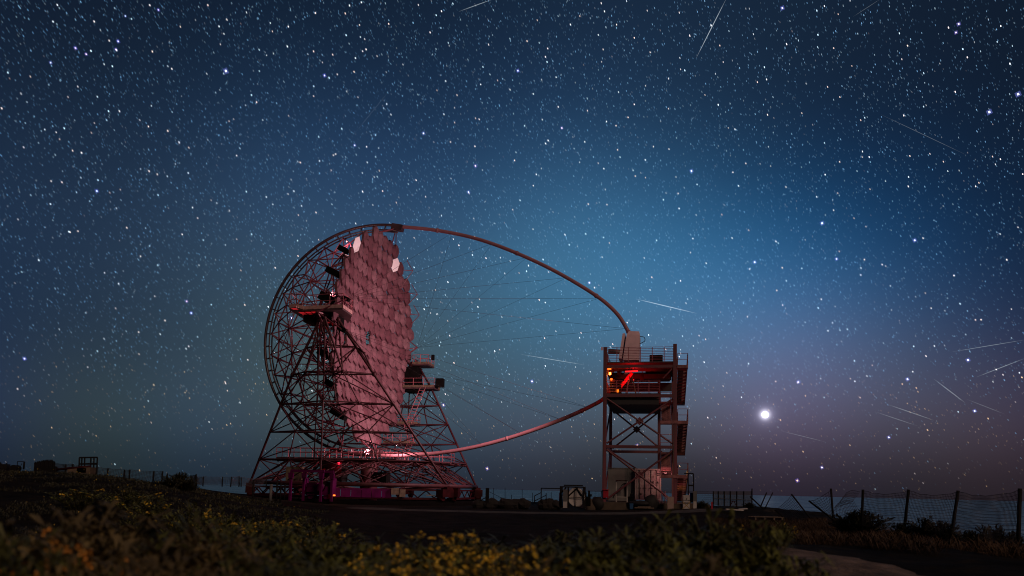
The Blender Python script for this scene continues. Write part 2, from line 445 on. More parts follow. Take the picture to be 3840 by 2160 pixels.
# the brightest ones, where the photograph shows them
BR = [((847, 266), 11, (.75, .8, 1.0)), ((1588, 500), 8, (.8, .9, 1)), ((363, 716), 8, (.6, .65, 1)), ((2593, 641), 9, (.7, .8, 1)), ((2830, 983), 9, (.75, .85, 1)),
      ((3083, 837), 10, (.7, .8, 1)), ((3430, 901), 9, (.7, .75, 1)), ((3710, 420), 11, (.8, .85, 1)), ((3818, 353), 11, (.85, .85, 1)), ((3630, 1350), 9, (.8, .8, 1)),
      ((3403, 1422), 9, (.8, .8, 1)), ((3137, 971), 8, (.7, .7, 1)), ((1217, 283), 8, (.6, .6, 1)), ((1093, 1192), 9, (.75, .75, 1)), ((92, 1345), 8, (.6, .6, 1)),
      ((717, 1174), 8, (.6, .65, 1)), ((1942, 265), 8, (.6, .65, 1)), ((1757, 720), 8, (.7, .75, 1)), ((2994, 1432), 9, (.8, .75, 1)), ((1995, 1430), 9, (.8, .75, 1)),
      ((1783, 622), 8, (1, .7, .7)), ((3595, 90), 8, (1, .8, .9)), ((3585, 122), 7, (1, .7, .75)), ((3082, 1753), 8, (1, .85, .8)), ((2990, 1802), 9, (1, .6, .2)),
      ((1827, 1757), 9, (1, .65, .25)), ((1663, 1519), 9, (1, .65, .35)), ((2390, 1670), 8, (1, .6, .3)), ((283, 180), 7, (.7, .6, 1)), ((443, 155), 7, (.6, .6, 1)),
      ((323, 203), 6, (1, .7, .85)), ((190, 235), 6, (.7, .8, 1)), ((435, 185), 6, (.8, .6, 1)), ((594, 37), 6, (.7, .6, 1)), ((2934, 30), 9, (.7, .7, 1)), ((1330, 545), 7, (.8, .85, 1)),
      ((2107, 480), 7, (1, .8, .75)), ((3333, 1640), 8, (.8, .8, 1)), ((3655, 1541), 8, (.8, .85, 1)), ((700, 1130), 7, (1, .7, .7)), ((2210, 1060), 8, (.9, .9, 1)), ((470, 60), 5, (.8, .9, 1))]
bq = []
for (px, py), sz, col in BR:
    d = ray(px, py).normalized()
    core = star_quad(d, sz * .62, sz * .46, tuple(1.8 * v for v in col)); bq.append(core)
    dd = (d * .9999).normalized()
    halo = ([tuple(Vector(c) * 1.001) for c in star_quad(d, sz * 1.5, sz * 1.3, (0, 0, 0))[0]], tuple(.22 * v for v in (col[0] * .3, col[1] * .35, 1.0)))
    bq.append(halo)
bs = link('bright_stars', shine_mesh('bright_stars', bq), None, 'stuff')
tag(bs, 'scattered brightest stars with faint blue fringes among the small streaks', 'stars')
# the planet
pl = MB().ball((0, 0, 0), 12.0 / FPX * RS * .98, 20, 12).build('planet', glow('planet_light', (1, .99, .97), 2.5))
pl.active_material.cycles.emission_sampling = 'NONE'
pl.location = PLANET_DIR * (RS * .98) + EYEP
tag(pl, 'brilliant white planet glowing low in the sky right of the tower', 'planet')
# satellites and meteors: long thin streaks of light
TRAILS = [((1721, 43), (1850, -4), 2.6, .75, 'bright straight streak at the top edge above the dish'),
          ((2723, -4), (2611, 217), 3.2, 1.1, 'longest bright meteor streak, steep at the top right of centre'),
          ((2385, 1121), (2612, 1175), 3.2, 1.3, 'white streak just right of the camera arch above the tower'),
          ((1955, 1329), (2190, 1368), 2.6, .8, 'pale blue streak inside the arch among the cables'),
          ((3572, 1319), (3845, 1274), 2.2, .55, 'faint streak running off the right edge, upper of two'),
          ((3664, 1413), (3845, 1343), 2.4, .7, 'blue streak running off the right edge, lower of two'),
          ((3502, 1421), (3620, 1511), 2.4, .75, 'falling pale streak in the lower right sky, steepest there'),
          ((3330, 1517), (3502, 1576), 2.2, .6, 'shallow pinkish streak above the right fence, upper of the pair'),
          ((3282, 1544), (3440, 1597), 2.0, .42, 'dimmer shallow streak above the right fence, lower of the pair'),
          ((3305, 430), (3622, 580), 1.8, .30, 'very faint long streak in the upper right sky'),
          ((2930, 1616), (3095, 1657), 1.9, .34, 'faint streak sloping away just below the bright planet'),
          ((3625, 1497), (3768, 1553), 1.8, .34, 'faint streak low at the far right edge of the sky'),
          ((1330, 500), (1460, 340), 1.5, .22, 'barely visible rising streak high above the dish'),
          ((3302, -4), (3200, 62), 1.8, .28, 'faint slanting streak touching the top edge at right')]
for a, b_, w, br, lab in TRAILS:
    p0, p1 = ray(*a).normalized() * (RS * .97), ray(*b_).normalized() * (RS * .97)
    d = p1 - p0; s_ = d.cross(p0).normalized() * (w * .7 / 2 / FPX * RS * .97); q_ = []
    for i in range(8):
        t0, t1 = i / 8, (i + 1) / 8; k = math.sin(math.pi * (t0 + t1) / 2) ** .6 * br * .42
        w0, w1 = .25 + .75 * math.sin(math.pi * t0) ** .5, .25 + .75 * math.sin(math.pi * t1) ** .5
        q_.append(([tuple(p0 + d * t0 - s_ * w0), tuple(p0 + d * t1 - s_ * w1), tuple(p0 + d * t1 + s_ * w1), tuple(p0 + d * t0 + s_ * w0)], (k * .8, k * .92, k)))
    tag(link('satellite_streak', shine_mesh('streak', q_)), lab, 'satellite streak', 'light streaks of satellites and meteors')
# ------------------------------------------------------------------ the telescope
TC = Vector((-14.82, 79.985, 0)); TR = -R(10.93); AX = 17.37; TILT = R(3.27)
TMAT = Matrix.Translation(TC) @ Matrix.Rotation(TR, 4, 'Z'); TINV = TMAT.inverted()
DM = Matrix.Translation((0, 0, AX)) @ Matrix.Rotation(TILT, 4, 'Y'); DINV = DM.inverted()
def tel_ray():
    return TINV @ EYEP
def tel_y(px, py, y):
    """telescope-local point seen at a photo pixel on the plane local y = const (near side is negative)"""
    o = TINV @ EYEP; d = TMAT.to_3x3().inverted() @ ray(px, py); return o + d * ((y - o.y) / d.y)
def tel_z(px, py, z):
    o = TINV @ EYEP; d = TMAT.to_3x3().inverted() @ ray(px, py); return o + d * ((z - o.z) / d.z)
def dish_y(px, py, y): return DINV @ tel_y(px, py, y)

tel = thing('telescope', 'giant segmented mirror telescope with pink lit dish and dark lattice mount', 'telescope', TC, TR)

# --- mirror facets in their fabric covers
def facet_mesh(seed, bare=False):
    r_ = random.Random(seed); m = MB(); RV = .872
    def ringv(k, x, jit=0.0):
        return [(x + r_.uniform(-jit, jit), k * RV * math.sin(R(60 * i)), k * RV * math.cos(R(60 * i))) for i in range(6)]
    if bare:
        m.add(ringv(.97, -.04) + ringv(.97, .0) + [(-.012, 0, 0)],
              [(i, (i + 1) % 6, 6 + (i + 1) % 6, 6 + i) for i in range(6)] + [(6 + i, 6 + (i + 1) % 6, 12) for i in range(6)])
        me = m.mesh('mirror_facet', M['mirror']); return me
    # a fabric pillow over the glass: dark back plate, flat skirt, then the bulging cover with pinched corners
    def out(k, x, jit=0.0, pinch=True):
        v = []
        for i in range(12):
            if i % 2 == 0: rr = RV * k * ((.90 if i == 6 else .955) if pinch else 1.0)
            else: rr = .757 * k
            rr *= 1 + r_.uniform(-jit, jit); v.append((x + r_.uniform(-jit, jit) * .6, rr * math.sin(R(30 * i)), rr * math.cos(R(30 * i))))
        return v
    edge = out(1.0, 0.0, .014)
    m.add(out(.97, -.20, 0, False) + edge, [(i, 12 + i, 12 + (i + 1) % 12, (i + 1) % 12) for i in range(12)])
    vs = edge + out(.82, .10, .03) + out(.44, .18, .04) + [(.205, .03, -.03)]; fs = []
    for k in range(2): fs += [(12 * k + i, 12 * k + 12 + i, 12 * k + 12 + (i + 1) % 12, 12 * k + (i + 1) % 12) for i in range(12)]
    fs += [(24 + i, 36, 24 + (i + 1) % 12) for i in range(12)]
    m.add(vs, fs, True)
    n0 = len(m.f)
    m.add([(-.205, RV * 1.0 * math.sin(R(60 * i)), RV * math.cos(R(60 * i))) for i in range(6)], [(0, 1, 2, 3, 4, 5)])
    cy, cz = r_.uniform(-.08, .1), r_.uniform(-.2, -.02)     # tie-off knot of the cover
    pts = [(.203, cy + .13 * math.cos(a), cz + .17 * math.sin(a)) for a in [R(50 + 52 * i) for i in range(5)]]
    m.sweep(pts, .026, 4)
    me = m.mesh('mirror_facet', M['cover']); me.materials.append(M['knob'])
    for p in me.polygons[n0:]: p.material_index = 1
    return me
FAC = [facet_mesh(s) for s in range(6)]; BARE = facet_mesh(0, True)
X0 = -.78
cells = []
for j in range(-9, 10):
    for i in range(-9, 10):
        y = (i + (.5 if j % 2 else 0)) * 1.51; z = j * 1.308; r = math.hypot(y, z)
        if r < 11.32 and r > .6: cells.append((y, z))
def proj(p):
    d = Vector(p) - EYEP; w = d.dot(FW); return (1920 + FPX * d.dot(RT) / w, PPY - FPX * d.dot(UP) / w)
def cell_px(c):
    return proj(TMAT @ DM @ Vector((X0 + (c[0] ** 2 + c[1] ** 2) / 112, c[0], c[1])))
def nearest(px, py): return min(cells, key=lambda c: (cell_px(c)[0] - px) ** 2 + (cell_px(c)[1] - py) ** 2)
BARES = {nearest(1337, 930), nearest(1496, 985)}
GONE = {nearest(1300, 1262)}
rf = random.Random(4)
for c in cells:
    if c in GONE: continue
    y, z = c; nrm = Vector((1, -y / 56, -z / 56)).normalized()
    e2 = Vector((0, 0, 1)); e1 = e2.cross(nrm).normalized(); e2 = nrm.cross(e1)
    tilt = R(9.5 + rf.gauss(0, 2.2)); yaw = R(rf.gauss(0, 2.4))
    bare = c in BARES
    if bare: tilt, yaw = R(-4), R(-6)
    rot = Matrix((nrm, e1, e2)).transposed() @ Matrix.Rotation(-tilt, 3, 'Y') @ Matrix.Rotation(yaw, 3, 'Z') @ Matrix.Rotation(R(rf.choice((0, 60, -60, 120, 180))), 3, 'X')
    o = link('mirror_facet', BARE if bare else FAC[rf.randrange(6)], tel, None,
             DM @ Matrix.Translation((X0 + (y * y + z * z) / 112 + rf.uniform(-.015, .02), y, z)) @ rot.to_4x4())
    if bare: o['label'] = 'uncovered shiny mirror facet'

# --- dish frame: the elevation ring and the lattice behind the facets
RO, RI, RCX = 12.5, 11.86, -.2
def ringp(a, r, y=0.0): return Vector((RCX + r * math.cos(R(a)), y, r * math.sin(R(a))))
mb = MB()
arc = [82.5 + 195 * i / 90 for i in range(91)]
mb.sweep([ringp(a, RO) for a in arc], .155, 8)
for yy in (-.28, .28): mb.sweep([ringp(a, RI, yy) for a in arc[::2]], .085, 6)
for a in arc[::3]:
    mb.tube(ringp(a, RO), ringp(a, RI, -.28), .05, 5); mb.tube(ringp(a, RO), ringp(a, RI, .28), .05, 5)
for a in (arc[0], arc[-1]):
    mb.box(ringp(a, 12.3), (1.2, .8, .62), Matrix.Rotation(-R(a - 90), 3, 'Y'))
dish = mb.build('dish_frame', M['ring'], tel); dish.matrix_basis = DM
segs = []                                        # (p0, p1, radius) in dish coordinates
def xf(y, z): return X0 - .38 + (y * y + z * z) / 112
Fn, Bn = {}, {}
S0 = 2.616
for j in range(-6, 7):
    for i in range(-6, 7):
        y = (i + (.5 if j % 2 else 0)) * S0; z = j * S0 * .866
        if math.hypot(y, z) < 11.4: Fn[(i, j)] = Vector((xf(y, z), y, z))
        yb, zb = y + S0 / 2, z + S0 * .2887
        rb = math.hypot(yb, zb)
        if rb < 9.9: Bn[(i, j)] = Vector((xf(yb, zb) - 2.1 + .004 * rb * rb, yb, zb))
fl, bl = list(Fn.values()), list(Bn.values())
for L_, lim, r_ in ((fl, S0 * 1.06, .062), (bl, S0 * 1.06, .075)):
    for a in range(len(L_)):
        for b_ in range(a):
            if (L_[a] - L_[b_]).length < lim: segs.append((L_[a], L_[b_], r_))
for p in bl:
    for q in sorted(fl, key=lambda q: (q - p).length)[:3]: segs.append((p, q, .058))
ringk = [101.25 + 11.25 * k for k in range(15)]
L1 = []
for k in range(14):
    a = ringk[k] + 5.6
    L1.append([ringp(a, 10.35 - .3 * (k % 2), s * 1.5) for s in (-1, 1)])
for k, a in enumerate(ringk):
    rp = ringp(a, RI)
    for kk in (k - 1, k):
        if 0 <= kk < 14:
            for s in (0, 1): segs.append((rp, L1[kk][s], .085))
for k in range(13):
    for s in (0, 1): segs.append((L1[k][s], L1[k + 1][s], .08))
for k in range(14): segs.append((L1[k][0], L1[k][1], .06))
L2 = []
for k in range(9):
    a = 101 + 19.75 * k
    L2.append([ringp(a, 7.9 - .25 * (k % 2), s * 3.6) for s in (-1, 1)])
for k, pr in enumerate(L2):
    for s in (0, 1):
        for q in sorted([l[s] for l in L1], key=lambda q: (q - pr[s]).length)[:3]: segs.append((pr[s], q, .08))
        if k < 8: segs.append((pr[s], L2[k + 1][s], .08))
        for q in sorted(bl, key=lambda q: (q - pr[s]).length)[:3]: segs.append((pr[s], q, .07))
    segs.append((pr[0], pr[1], .07))
# trunnion trusses to the elevation axis, and the cable hubs on both rims
HUB = {}
for side, pts in ((-1, ((1297, 1121), (1279, 1233))), (1, ((1565, 1303), (1557, 1389)))):
    ax = Vector((-.9, side * 12.1, 0))
    for q in sorted(bl, key=lambda q: (q - ax).length)[:7] + sorted(fl, key=lambda q: (q - ax).length)[:4]: segs.append((ax, q, .09))
    for q in sorted([l[(side + 1) // 2] for l in L2], key=lambda q: (q - ax).length)[:6]: segs.append((ax, q, .085))
    for k, (px, py) in enumerate(pts):
        h = dish_y(px, py, side * 11.9); HUB[(side, k)] = h
        for q in sorted(fl, key=lambda q: (q - h).length)[:3]: segs.append((h, q, .07))
        segs.append((h, ax, .09))
# struts that carry the ends of the camera arch on the dish rim
for sg in (1, -1):
    e = Vector((1.25, 0, sg * 12.15))
    for q in (Vector((.35, -1.5, sg * 11.2)), Vector((.35, 1.6, sg * 11.1)), Vector((.2, 3.2, sg * 10.6)), Vector((.1, -3.4, sg * 10.4))): segs.append((e, q, .06))
for z in (9.4, 7.2, 5.0):          # little brackets sticking out past the far rim
    y = math.sqrt(max(0, 11.5 ** 2 - z * z)); t = Vector((1.15, y + .15, z))
    for q in sorted(fl, key=lambda q: (q - t).length)[:2]: segs.append((t, q, .04))
    segs.append((t, Vector((.4, y - .1, z + 1.15)), .04))
for p in [q for l in L2 for q in l]:
    for q in sorted(bl + [q for l in L1 for q in l], key=lambda q: (q - p).length)[3:9]: segs.append((p, q, .036))
for p in bl:
    for q in sorted(fl, key=lambda q: (q - p).length)[3:6]: segs.append((p, q, .034))
segs.sort(key=lambda s_: -(s_[0] - s_[1]).length * s_[2])
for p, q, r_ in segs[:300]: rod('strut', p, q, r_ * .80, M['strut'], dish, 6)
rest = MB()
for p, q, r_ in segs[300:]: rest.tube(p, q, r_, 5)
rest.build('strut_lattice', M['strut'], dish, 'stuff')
# small dark equipment boxes on the near edge of the dish
for px, py, y, sz in ((1288, 936, -6.6, (.9, .8, .5)), (1250, 1021, -8.6, (1.3, .9, .6)), (1226, 1119, -9.8, (1.3, 1.0, .8)), (1285, 1236, -11.6, (.75, .5, .45)), (1298, 1120, -11.6, (.7, .4, .35)), (1222, 1330, -9.6, (1.5, .9, .6)), (1240, 1440, -9.0, (1.3, .9, .5)), (1270, 1556, -7.4, (1.6, .9, .4))):
    MB().box((0, 0, 0), sz, Matrix.Rotation(R(24), 3, 'Y')).build('equipment_box', M['mount_dark'], tel).matrix_basis = DM @ Matrix.Translation(dish_y(px, py, y))

# --- camera arch, its stay cables and the camera in its focus
UPPER = [(1.0, 12.34), (1.6, 12.33), (5.89, 11.95), (10.33, 11.1), (14.74, 9.62), (19.05, 7.72), (23.28, 5.35), (25.5, 3.55), (26.75, 1.75)]
LOWER = [(1.0, -12.42), (3.76, -12.28), (8.03, -11.73), (12.18, -10.75), (16.21, -9.36), (20.16, -7.68), (23.26, -6.08), (25.0, -4.85), (26.7, -2.6), (26.9, -1.2)]
up_pts = spline([(u, 0, w) for u, w in UPPER], 8); lo_pts = spline([(u, 0, w) for u, w in LOWER], 8)
am = MB(); am.sweep(up_pts, .19, 12); am.sweep(lo_pts, .205, 12)
for p in up_pts[16::16] + lo_pts[14::16]: am.ball(p, .25, 8, 6)
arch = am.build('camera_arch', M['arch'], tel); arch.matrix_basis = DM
def on_arch(P, u): return min(P, key=lambda p: abs(p.x - u))
for P, us, k in ((up_pts, (7.5, 11.9, 15.8, 19.9, 23.7, 26.6), 0), (lo_pts, (4.6, 8.8, 12.9, 16.8, 20.4, 23.4), 1)):
    for u in us:
        a = on_arch(P, u)
        for side in (-1, 1): rod('stay_cable', a, HUB[(side, k)], .011, M['cable'], arch, 4)
cm = MB()
def quadbox(m, x0b, x1b, x0t, x1t, zb, zt, y0, y1):
    m.add([(x0b, y0, zb), (x1b, y0, zb), (x1b, y1, zb), (x0b, y1, zb), (x0t, y0 + .12, zt), (x1t, y0 + .12, zt), (x1t, y1 - .12, zt), (x0t, y1 - .12, zt)],
          [(3, 2, 1, 0), (4, 5, 6, 7), (0, 1, 5, 4), (1, 2, 6, 5), (2, 3, 7, 6), (3, 0, 4, 7)])
quadbox(cm, 26.45, 28.0, 26.65, 27.95, -1.3, 1.25, -1.35, 1.35)
quadbox(cm, 26.65, 27.95, 26.85, 27.85, 1.25, 1.62, -1.23, 1.23)
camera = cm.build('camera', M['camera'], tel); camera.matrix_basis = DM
lid = MB(); quadbox(lid, 26.02, 26.32, 26.25, 26.5, -1.2, 1.35, -1.3, 1.3); lid.build('front_lid', M['camera'], camera)
MB().tube((24.95, -1.0, -.5), (26.4, -1.0, -.5), .24, 12).tube((26.1, -1.0, -.75), (26.5, -1.0, -.95), .18, 8).build('calibration_tube', M['grey'], camera)
MB().sweep(spline([(27.9, -1.1, 1.1), (28.35, -1.15, 1.05), (28.45, -1.15, .7), (28.1, -1.1, .45), (27.95, -1.1, .4)], 5), .035, 6).build('hose', M['black'], camera)

# --- alt-azimuth mount: two A-frames leaning over a hexagon of bogies
Z0 = 1.82
FEET = [(-10.15, -5.85), (0, -11.71), (10.15, -5.85), (10.15, 5.85), (0, 11.71), (-10.15, 5.85)]
hb = MB()
for i in range(6):
    a, b_ = FEET[i], FEET[(i + 1) % 6]
    hb.tube((*a, Z0), (*b_, Z0), .20, 10)
hb.tube((0, 0, .1), (0, 0, 4.3), .9, 14)
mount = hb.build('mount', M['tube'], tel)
tubes = []
def T(a, b_, r_=.10): tubes.append((Vector(a), Vector(b_), r_))
LEV = {-1: [0, 2.25, 4.85, 7.45, 10.1], 1: [0, 2.55, 4.75, 7.1, 9.4, 11.7]}
perim = {}
for s in (-1, 1):
    prev = None
    for k, zz in enumerate(LEV[s]):
        z = Z0 + zz; w = 10.17 - .606 * zz; yl = s * (5.85 + .425 * zz)
        mid = Vector((0, s * (11.71 + .03 * zz), z))
        Lf, Rg = Vector((-w, yl, z)), Vector((w, yl, z)); G = Vector((0, yl, z))
        if k >= (len(LEV[s]) - 1):
            mL, mR = Vector((-1.8, s * 12.0, z)), Vector((1.8, s * 12.0, z))
            lev = [Lf, mL, mid, mR, Rg, G]
        else:
            lev = [Lf, (Lf + mid) / 2, mid, (Rg + mid) / 2, Rg, G]
        if k > 0:
            n_ = len(lev)
            for i in range(n_): T(lev[i], lev[(i + 1) % n_], .085 if k < 4 else .10)
            T(lev[5], lev[2], .075); T(lev[5], lev[1], .07); T(lev[5], lev[3], .07)
            T(prev[0], lev[0], .145); T(prev[4], lev[4], .145); T(prev[2], lev[2], .10)
            for e, c1, c2 in ((1, 0, 2), (3, 2, 4), (5, 4, 0)):
                T(lev[e], prev[c1], .07); T(lev[e], prev[c2], .07)
                if k % 2 == 0: T(lev[e], prev[e], .075)
                else: T(lev[c1], prev[e], .07); T(lev[c2], prev[e], .07)
        prev = lev
        if k == 1: perim[s] = lev
    ap = [Vector((-.9, s * 11.5, Z0 + 15.0)), Vector((.9, s * 11.5, Z0 + 15.0)), Vector((0, s * 12.4, Z0 + 15.0))]
    T(prev[0], ap[0], .16); T(prev[4], ap[1], .16); T(prev[1], ap[2], .12); T(prev[3], ap[2], .12); T(prev[2], ap[2], .12)
    T(prev[5], ap[0], .1); T(prev[5], ap[1], .1); T(prev[1], ap[0], .1); T(prev[3], ap[1], .1)
    mz = Z0 + (LEV[s][-1] + 15.0) / 2; r1, r2 = (prev[0] + ap[0]) / 2, (prev[4] + ap[1]) / 2
    m2 = (prev[2] + ap[2]) / 2
    for a, b_ in ((r1, m2), (m2, r2), (r1, r2), (r1, prev[2]), (r2, prev[2]), (r1, prev[5]), (r2, prev[5])): T(a, b_, .085)
    if s < 0:                                     # short cantilever brackets under the near platform
        T((1.9, -11.9, Z0 + 13.9), (3.2, -10.6, Z0 + 10.1 + 1.9), .1); T(prev[4], (3.2, -10.6, Z0 + 12.0), .1); T(r2, (3.2, -10.6, Z0 + 12.0), .09)
# deck of horizontals tying the two A-frames together one level up
A1, B1 = perim[-1], perim[1]
for a, b_ in ((0, 0), (4, 4), (5, 5)):
    T(A1[a], B1[b_], .11)
ctr = Vector((0, 0, Z0 + 2.4))
gridx = [-8.6, -5.2, -1.8, 1.8, 5.2, 8.6]
for y in (-6.3, -3.2, 0, 3.2, 6.3): T((-8.7, y, Z0 + 2.3), (8.7, y, Z0 + 2.3), .11 if abs(y) > 1 else .14)
for x in gridx[1:-1]: T((x, -6.6, Z0 + 2.42), (x, 6.6, Z0 + 2.42), .09)
for p in (A1[0], A1[2], A1[4], B1[0], B1[2], B1[4], A1[5], B1[5]): T(ctr, p, .10)
hexn = []
for i in range(6):
    a, b_ = Vector((*FEET[i], Z0)), Vector((*FEET[(i + 1) % 6], Z0))
    hexn += [a, a.lerp(b_, 1 / 3), a.lerp(b_, 2 / 3)]
for h in hexn:                                    # inclined legs of the base
    cand = [Vector((x, y, Z0 + 2.3)) for x in (-6.5, -3.2, 0, 3.2, 6.5) for y in (-5, -1.5, 1.5, 5)]
    for q in sorted(cand, key=lambda q: (q - h).length)[:3]: T(h, q, .085)
for i in range(6): T((*FEET[i], Z0), (0, 0, Z0 - .6), .12); T((*FEET[i], Z0 + .05), ctr, .09)
tubes.sort(key=lambda t: -(t[0] - t[1]).length * t[2])
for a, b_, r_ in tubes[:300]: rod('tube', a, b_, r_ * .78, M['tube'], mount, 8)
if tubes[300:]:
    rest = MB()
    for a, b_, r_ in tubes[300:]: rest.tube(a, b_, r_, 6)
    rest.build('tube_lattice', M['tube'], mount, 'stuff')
jn = MB()                                         # welded node balls
seen = set()
for a, b_, r_ in tubes:
    for p in (a, b_):
        k = tuple(round(c, 1) for c in p)
        if k not in seen and r_ > .084: seen.add(k); jn.ball(p, r_ * 1.45, 6, 4)
jn.build('node_joints', M['tube'], mount)

# --- platforms with handrails
def platform(poly, z, rail_h=1.05, gaps=(), thick=.16, closed=True, kick=.32, sides=None, kmat='panel'):
    p = MB().prism(poly, z - thick, z).build('platform', M['deck'], tel)
    k, rl = MB(), MB(); n_ = len(poly)
    for i in range(n_):
        if sides is not None and i not in sides: continue
        a, b_ = Vector((*poly[i], z)), Vector((*poly[(i + 1) % n_], z)); d = b_ - a
        if kick > 0:
            t = d.normalized(); nrm = Vector((t.y, -t.x, 0)) * .03
            k.add([a + nrm, b_ + nrm, b_ + nrm + Vector((0, 0, kick)), a + nrm + Vector((0, 0, kick)), a - nrm, b_ - nrm, b_ - nrm + Vector((0, 0, kick)), a - nrm + Vector((0, 0, kick))],
                  [(0, 1, 2, 3), (7, 6, 5, 4), (3, 2, 6, 7), (0, 4, 5, 1), (1, 5, 6, 2), (0, 3, 7, 4)])
        m_ = max(1, round(d.length / 1.25))
        for j in range(m_ + 1):
            q = a + d * (j / m_); rl.tube(q, q + Vector((0, 0, rail_h)), .038, 5)
        for hh in (rail_h, rail_h * .55): rl.tube(a + Vector((0, 0, hh)), b_ + Vector((0, 0, hh)), .032, 5)
    if k.v: k.build('kickboard', M[kmat], p)
    rl.build('handrail', M['rail'], p)
    return p
zp = 17.75
nearpoly = [tel_z(*q, zp) for q in ((1085, 1155), (1110, 1152), (1138, 1161), (1285, 1154), (1320, 1179), (1309, 1204), (1146, 1195))]
np_ = platform([(p.x, p.y) for p in reversed(nearpoly)], zp, 1.35)
MB().box((-1.2, -10.0, zp - .62), (3.2, 2.0, .7)).build('bearing_housing', M['mount_dark'], tel)
# grating seen from below, red light put in as its own glow
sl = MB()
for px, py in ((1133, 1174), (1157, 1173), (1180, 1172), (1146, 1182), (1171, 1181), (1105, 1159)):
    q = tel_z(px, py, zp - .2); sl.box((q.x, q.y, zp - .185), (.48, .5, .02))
sl.build('glow_grating', glow('red_grating_glow', (1, .03, .04), .35), np_)
for px0, px1, pyb, z, yy in ((1556, 1614, 1362, 16.2, 10.6), (1520, 1636, 1446, 13.35, 10.2), (1466, 1560, 1588, 9.0, 9.6), (1448, 1545, 1664, 6.7, 9.2)):
    a, b_ = tel_y(px0, pyb, yy), tel_y(px1, pyb, yy)
    platform([(a.x, yy - .9), (b_.x, yy - .9), (b_.x, yy + 1.5), (a.x, yy + 1.5)], z, 1.1, kick=.26, kmat='wood')
MB().box((.9, 10.8, 14.4), (1.5, 2.0, 3.0)).build('bearing_housing', M['mount_dark'], tel)
MB().box((4.55, 9.6, 13.9), (.9, .8, 1.0)).build('equipment_box', M['mount_dark'], tel)
MB().box((3.5, 9.9, 17.0), (.3, .4, .6)).build('equipment_box', M['mount_dark'], tel)
# ladders between the far platforms
for (x0, y0, z0), (x1, y1, z1) in (((1.2, 8.6, 9.0), (2.6, 9.2, 13.3)), ((1.8, 8.3, 6.7), (.9, 8.7, 9.0)), ((.6, 8.0, 4.2), (1.6, 8.3, 6.7))):
    ld = MB(); a, b_ = Vector((x0, y0, z0)), Vector((x1, y1, z1)); s_ = Vector((.32, 0, 0))
    ld.tube(a - s_, b_ - s_, .035, 5); ld.tube(a + s_, b_ + s_, .035, 5)
    for i in range(1, 12): q = a.lerp(b_, i / 12); ld.tube(q - s_, q + s_, .025, 5)
    ld.build('ladder', M['rail'], tel)
# long walkway on the tying deck
platform([(-8.4, -4.2), (4.6, -4.2), (4.6, -3.0), (-8.4, -3.0)], Z0 + 2.62, .95, kick=0)
platform([(-7.6, 3.0), (8.0, 3.0), (8.0, 4.2), (-7.6, 4.2)], Z0 + 2.62, .95, kick=0)
MB().tube((-.55, -12.05, 3.9), (-.55, -12.05, 17.0), .06, 6).build('drain_pipe', M['tube'], tel)

# --- bogies, drive beams and rail at ground level
rl = MB(); n_ = 72
for r0, r1, z0, z1 in ((11.35, 12.05, .02, .30), (11.62, 11.78, .302, .42)):
    vs = [(r * math.cos(2 * math.pi * i / n_), r * math.sin(2 * math.pi * i / n_), z) for r, z in ((r0, z0), (r0, z1), (r1, z1), (r1, z0)) for i in range(n_)]
    rl.add(vs, [((k % 4) * n_ + i, (k % 4) * n_ + (i + 1) % n_, ((k + 1) % 4) * n_ + (i + 1) % n_, ((k + 1) % 4) * n_ + i) for k in range(4) for i in range(n_)])
rl.build('azimuth_rail', M['mount_dark'], tel)
for i, f in enumerate(FEET):
    bg = MB(); ang = math.atan2(f[1], f[0]) + math.pi / 2; rz = rot_z(ang); c = Vector((*f, 0))
    bg.box(c + Vector((0, 0, 1.15)), (2.0, .9, .75), rz); bg.box(c + Vector((0, 0, 1.6)), (.8, .8, .3), rz)
    for dx in (-.75, .75):
        o = rz @ Vector((dx, 0, 0)); a = rz @ Vector((0, 1, 0))
        bg.tube(c + o - a * .3 + Vector((0, 0, .68)), c + o + a * .3 + Vector((0, 0, .68)), .26, 14)
    if i == 1:
        for dx in (-1.3, 1.35): bg.box(c + rz @ Vector((dx, -.2, 0)) + Vector((0, 0, 1.55)), (.22, .8, 1.5), rz)
        bg.box(c + rz @ Vector((-.45, -.45, 0)) + Vector((0, 0, 1.45)), (1.0, .5, .8), rz); bg.tube(c + rz @ Vector((.4, -.5, 1.5)), c + rz @ Vector((.4, -1.0, 1.5)), .34, 12)
    bg.build('bogie', M['magenta'] if i == 1 else M['redpaint'], tel)
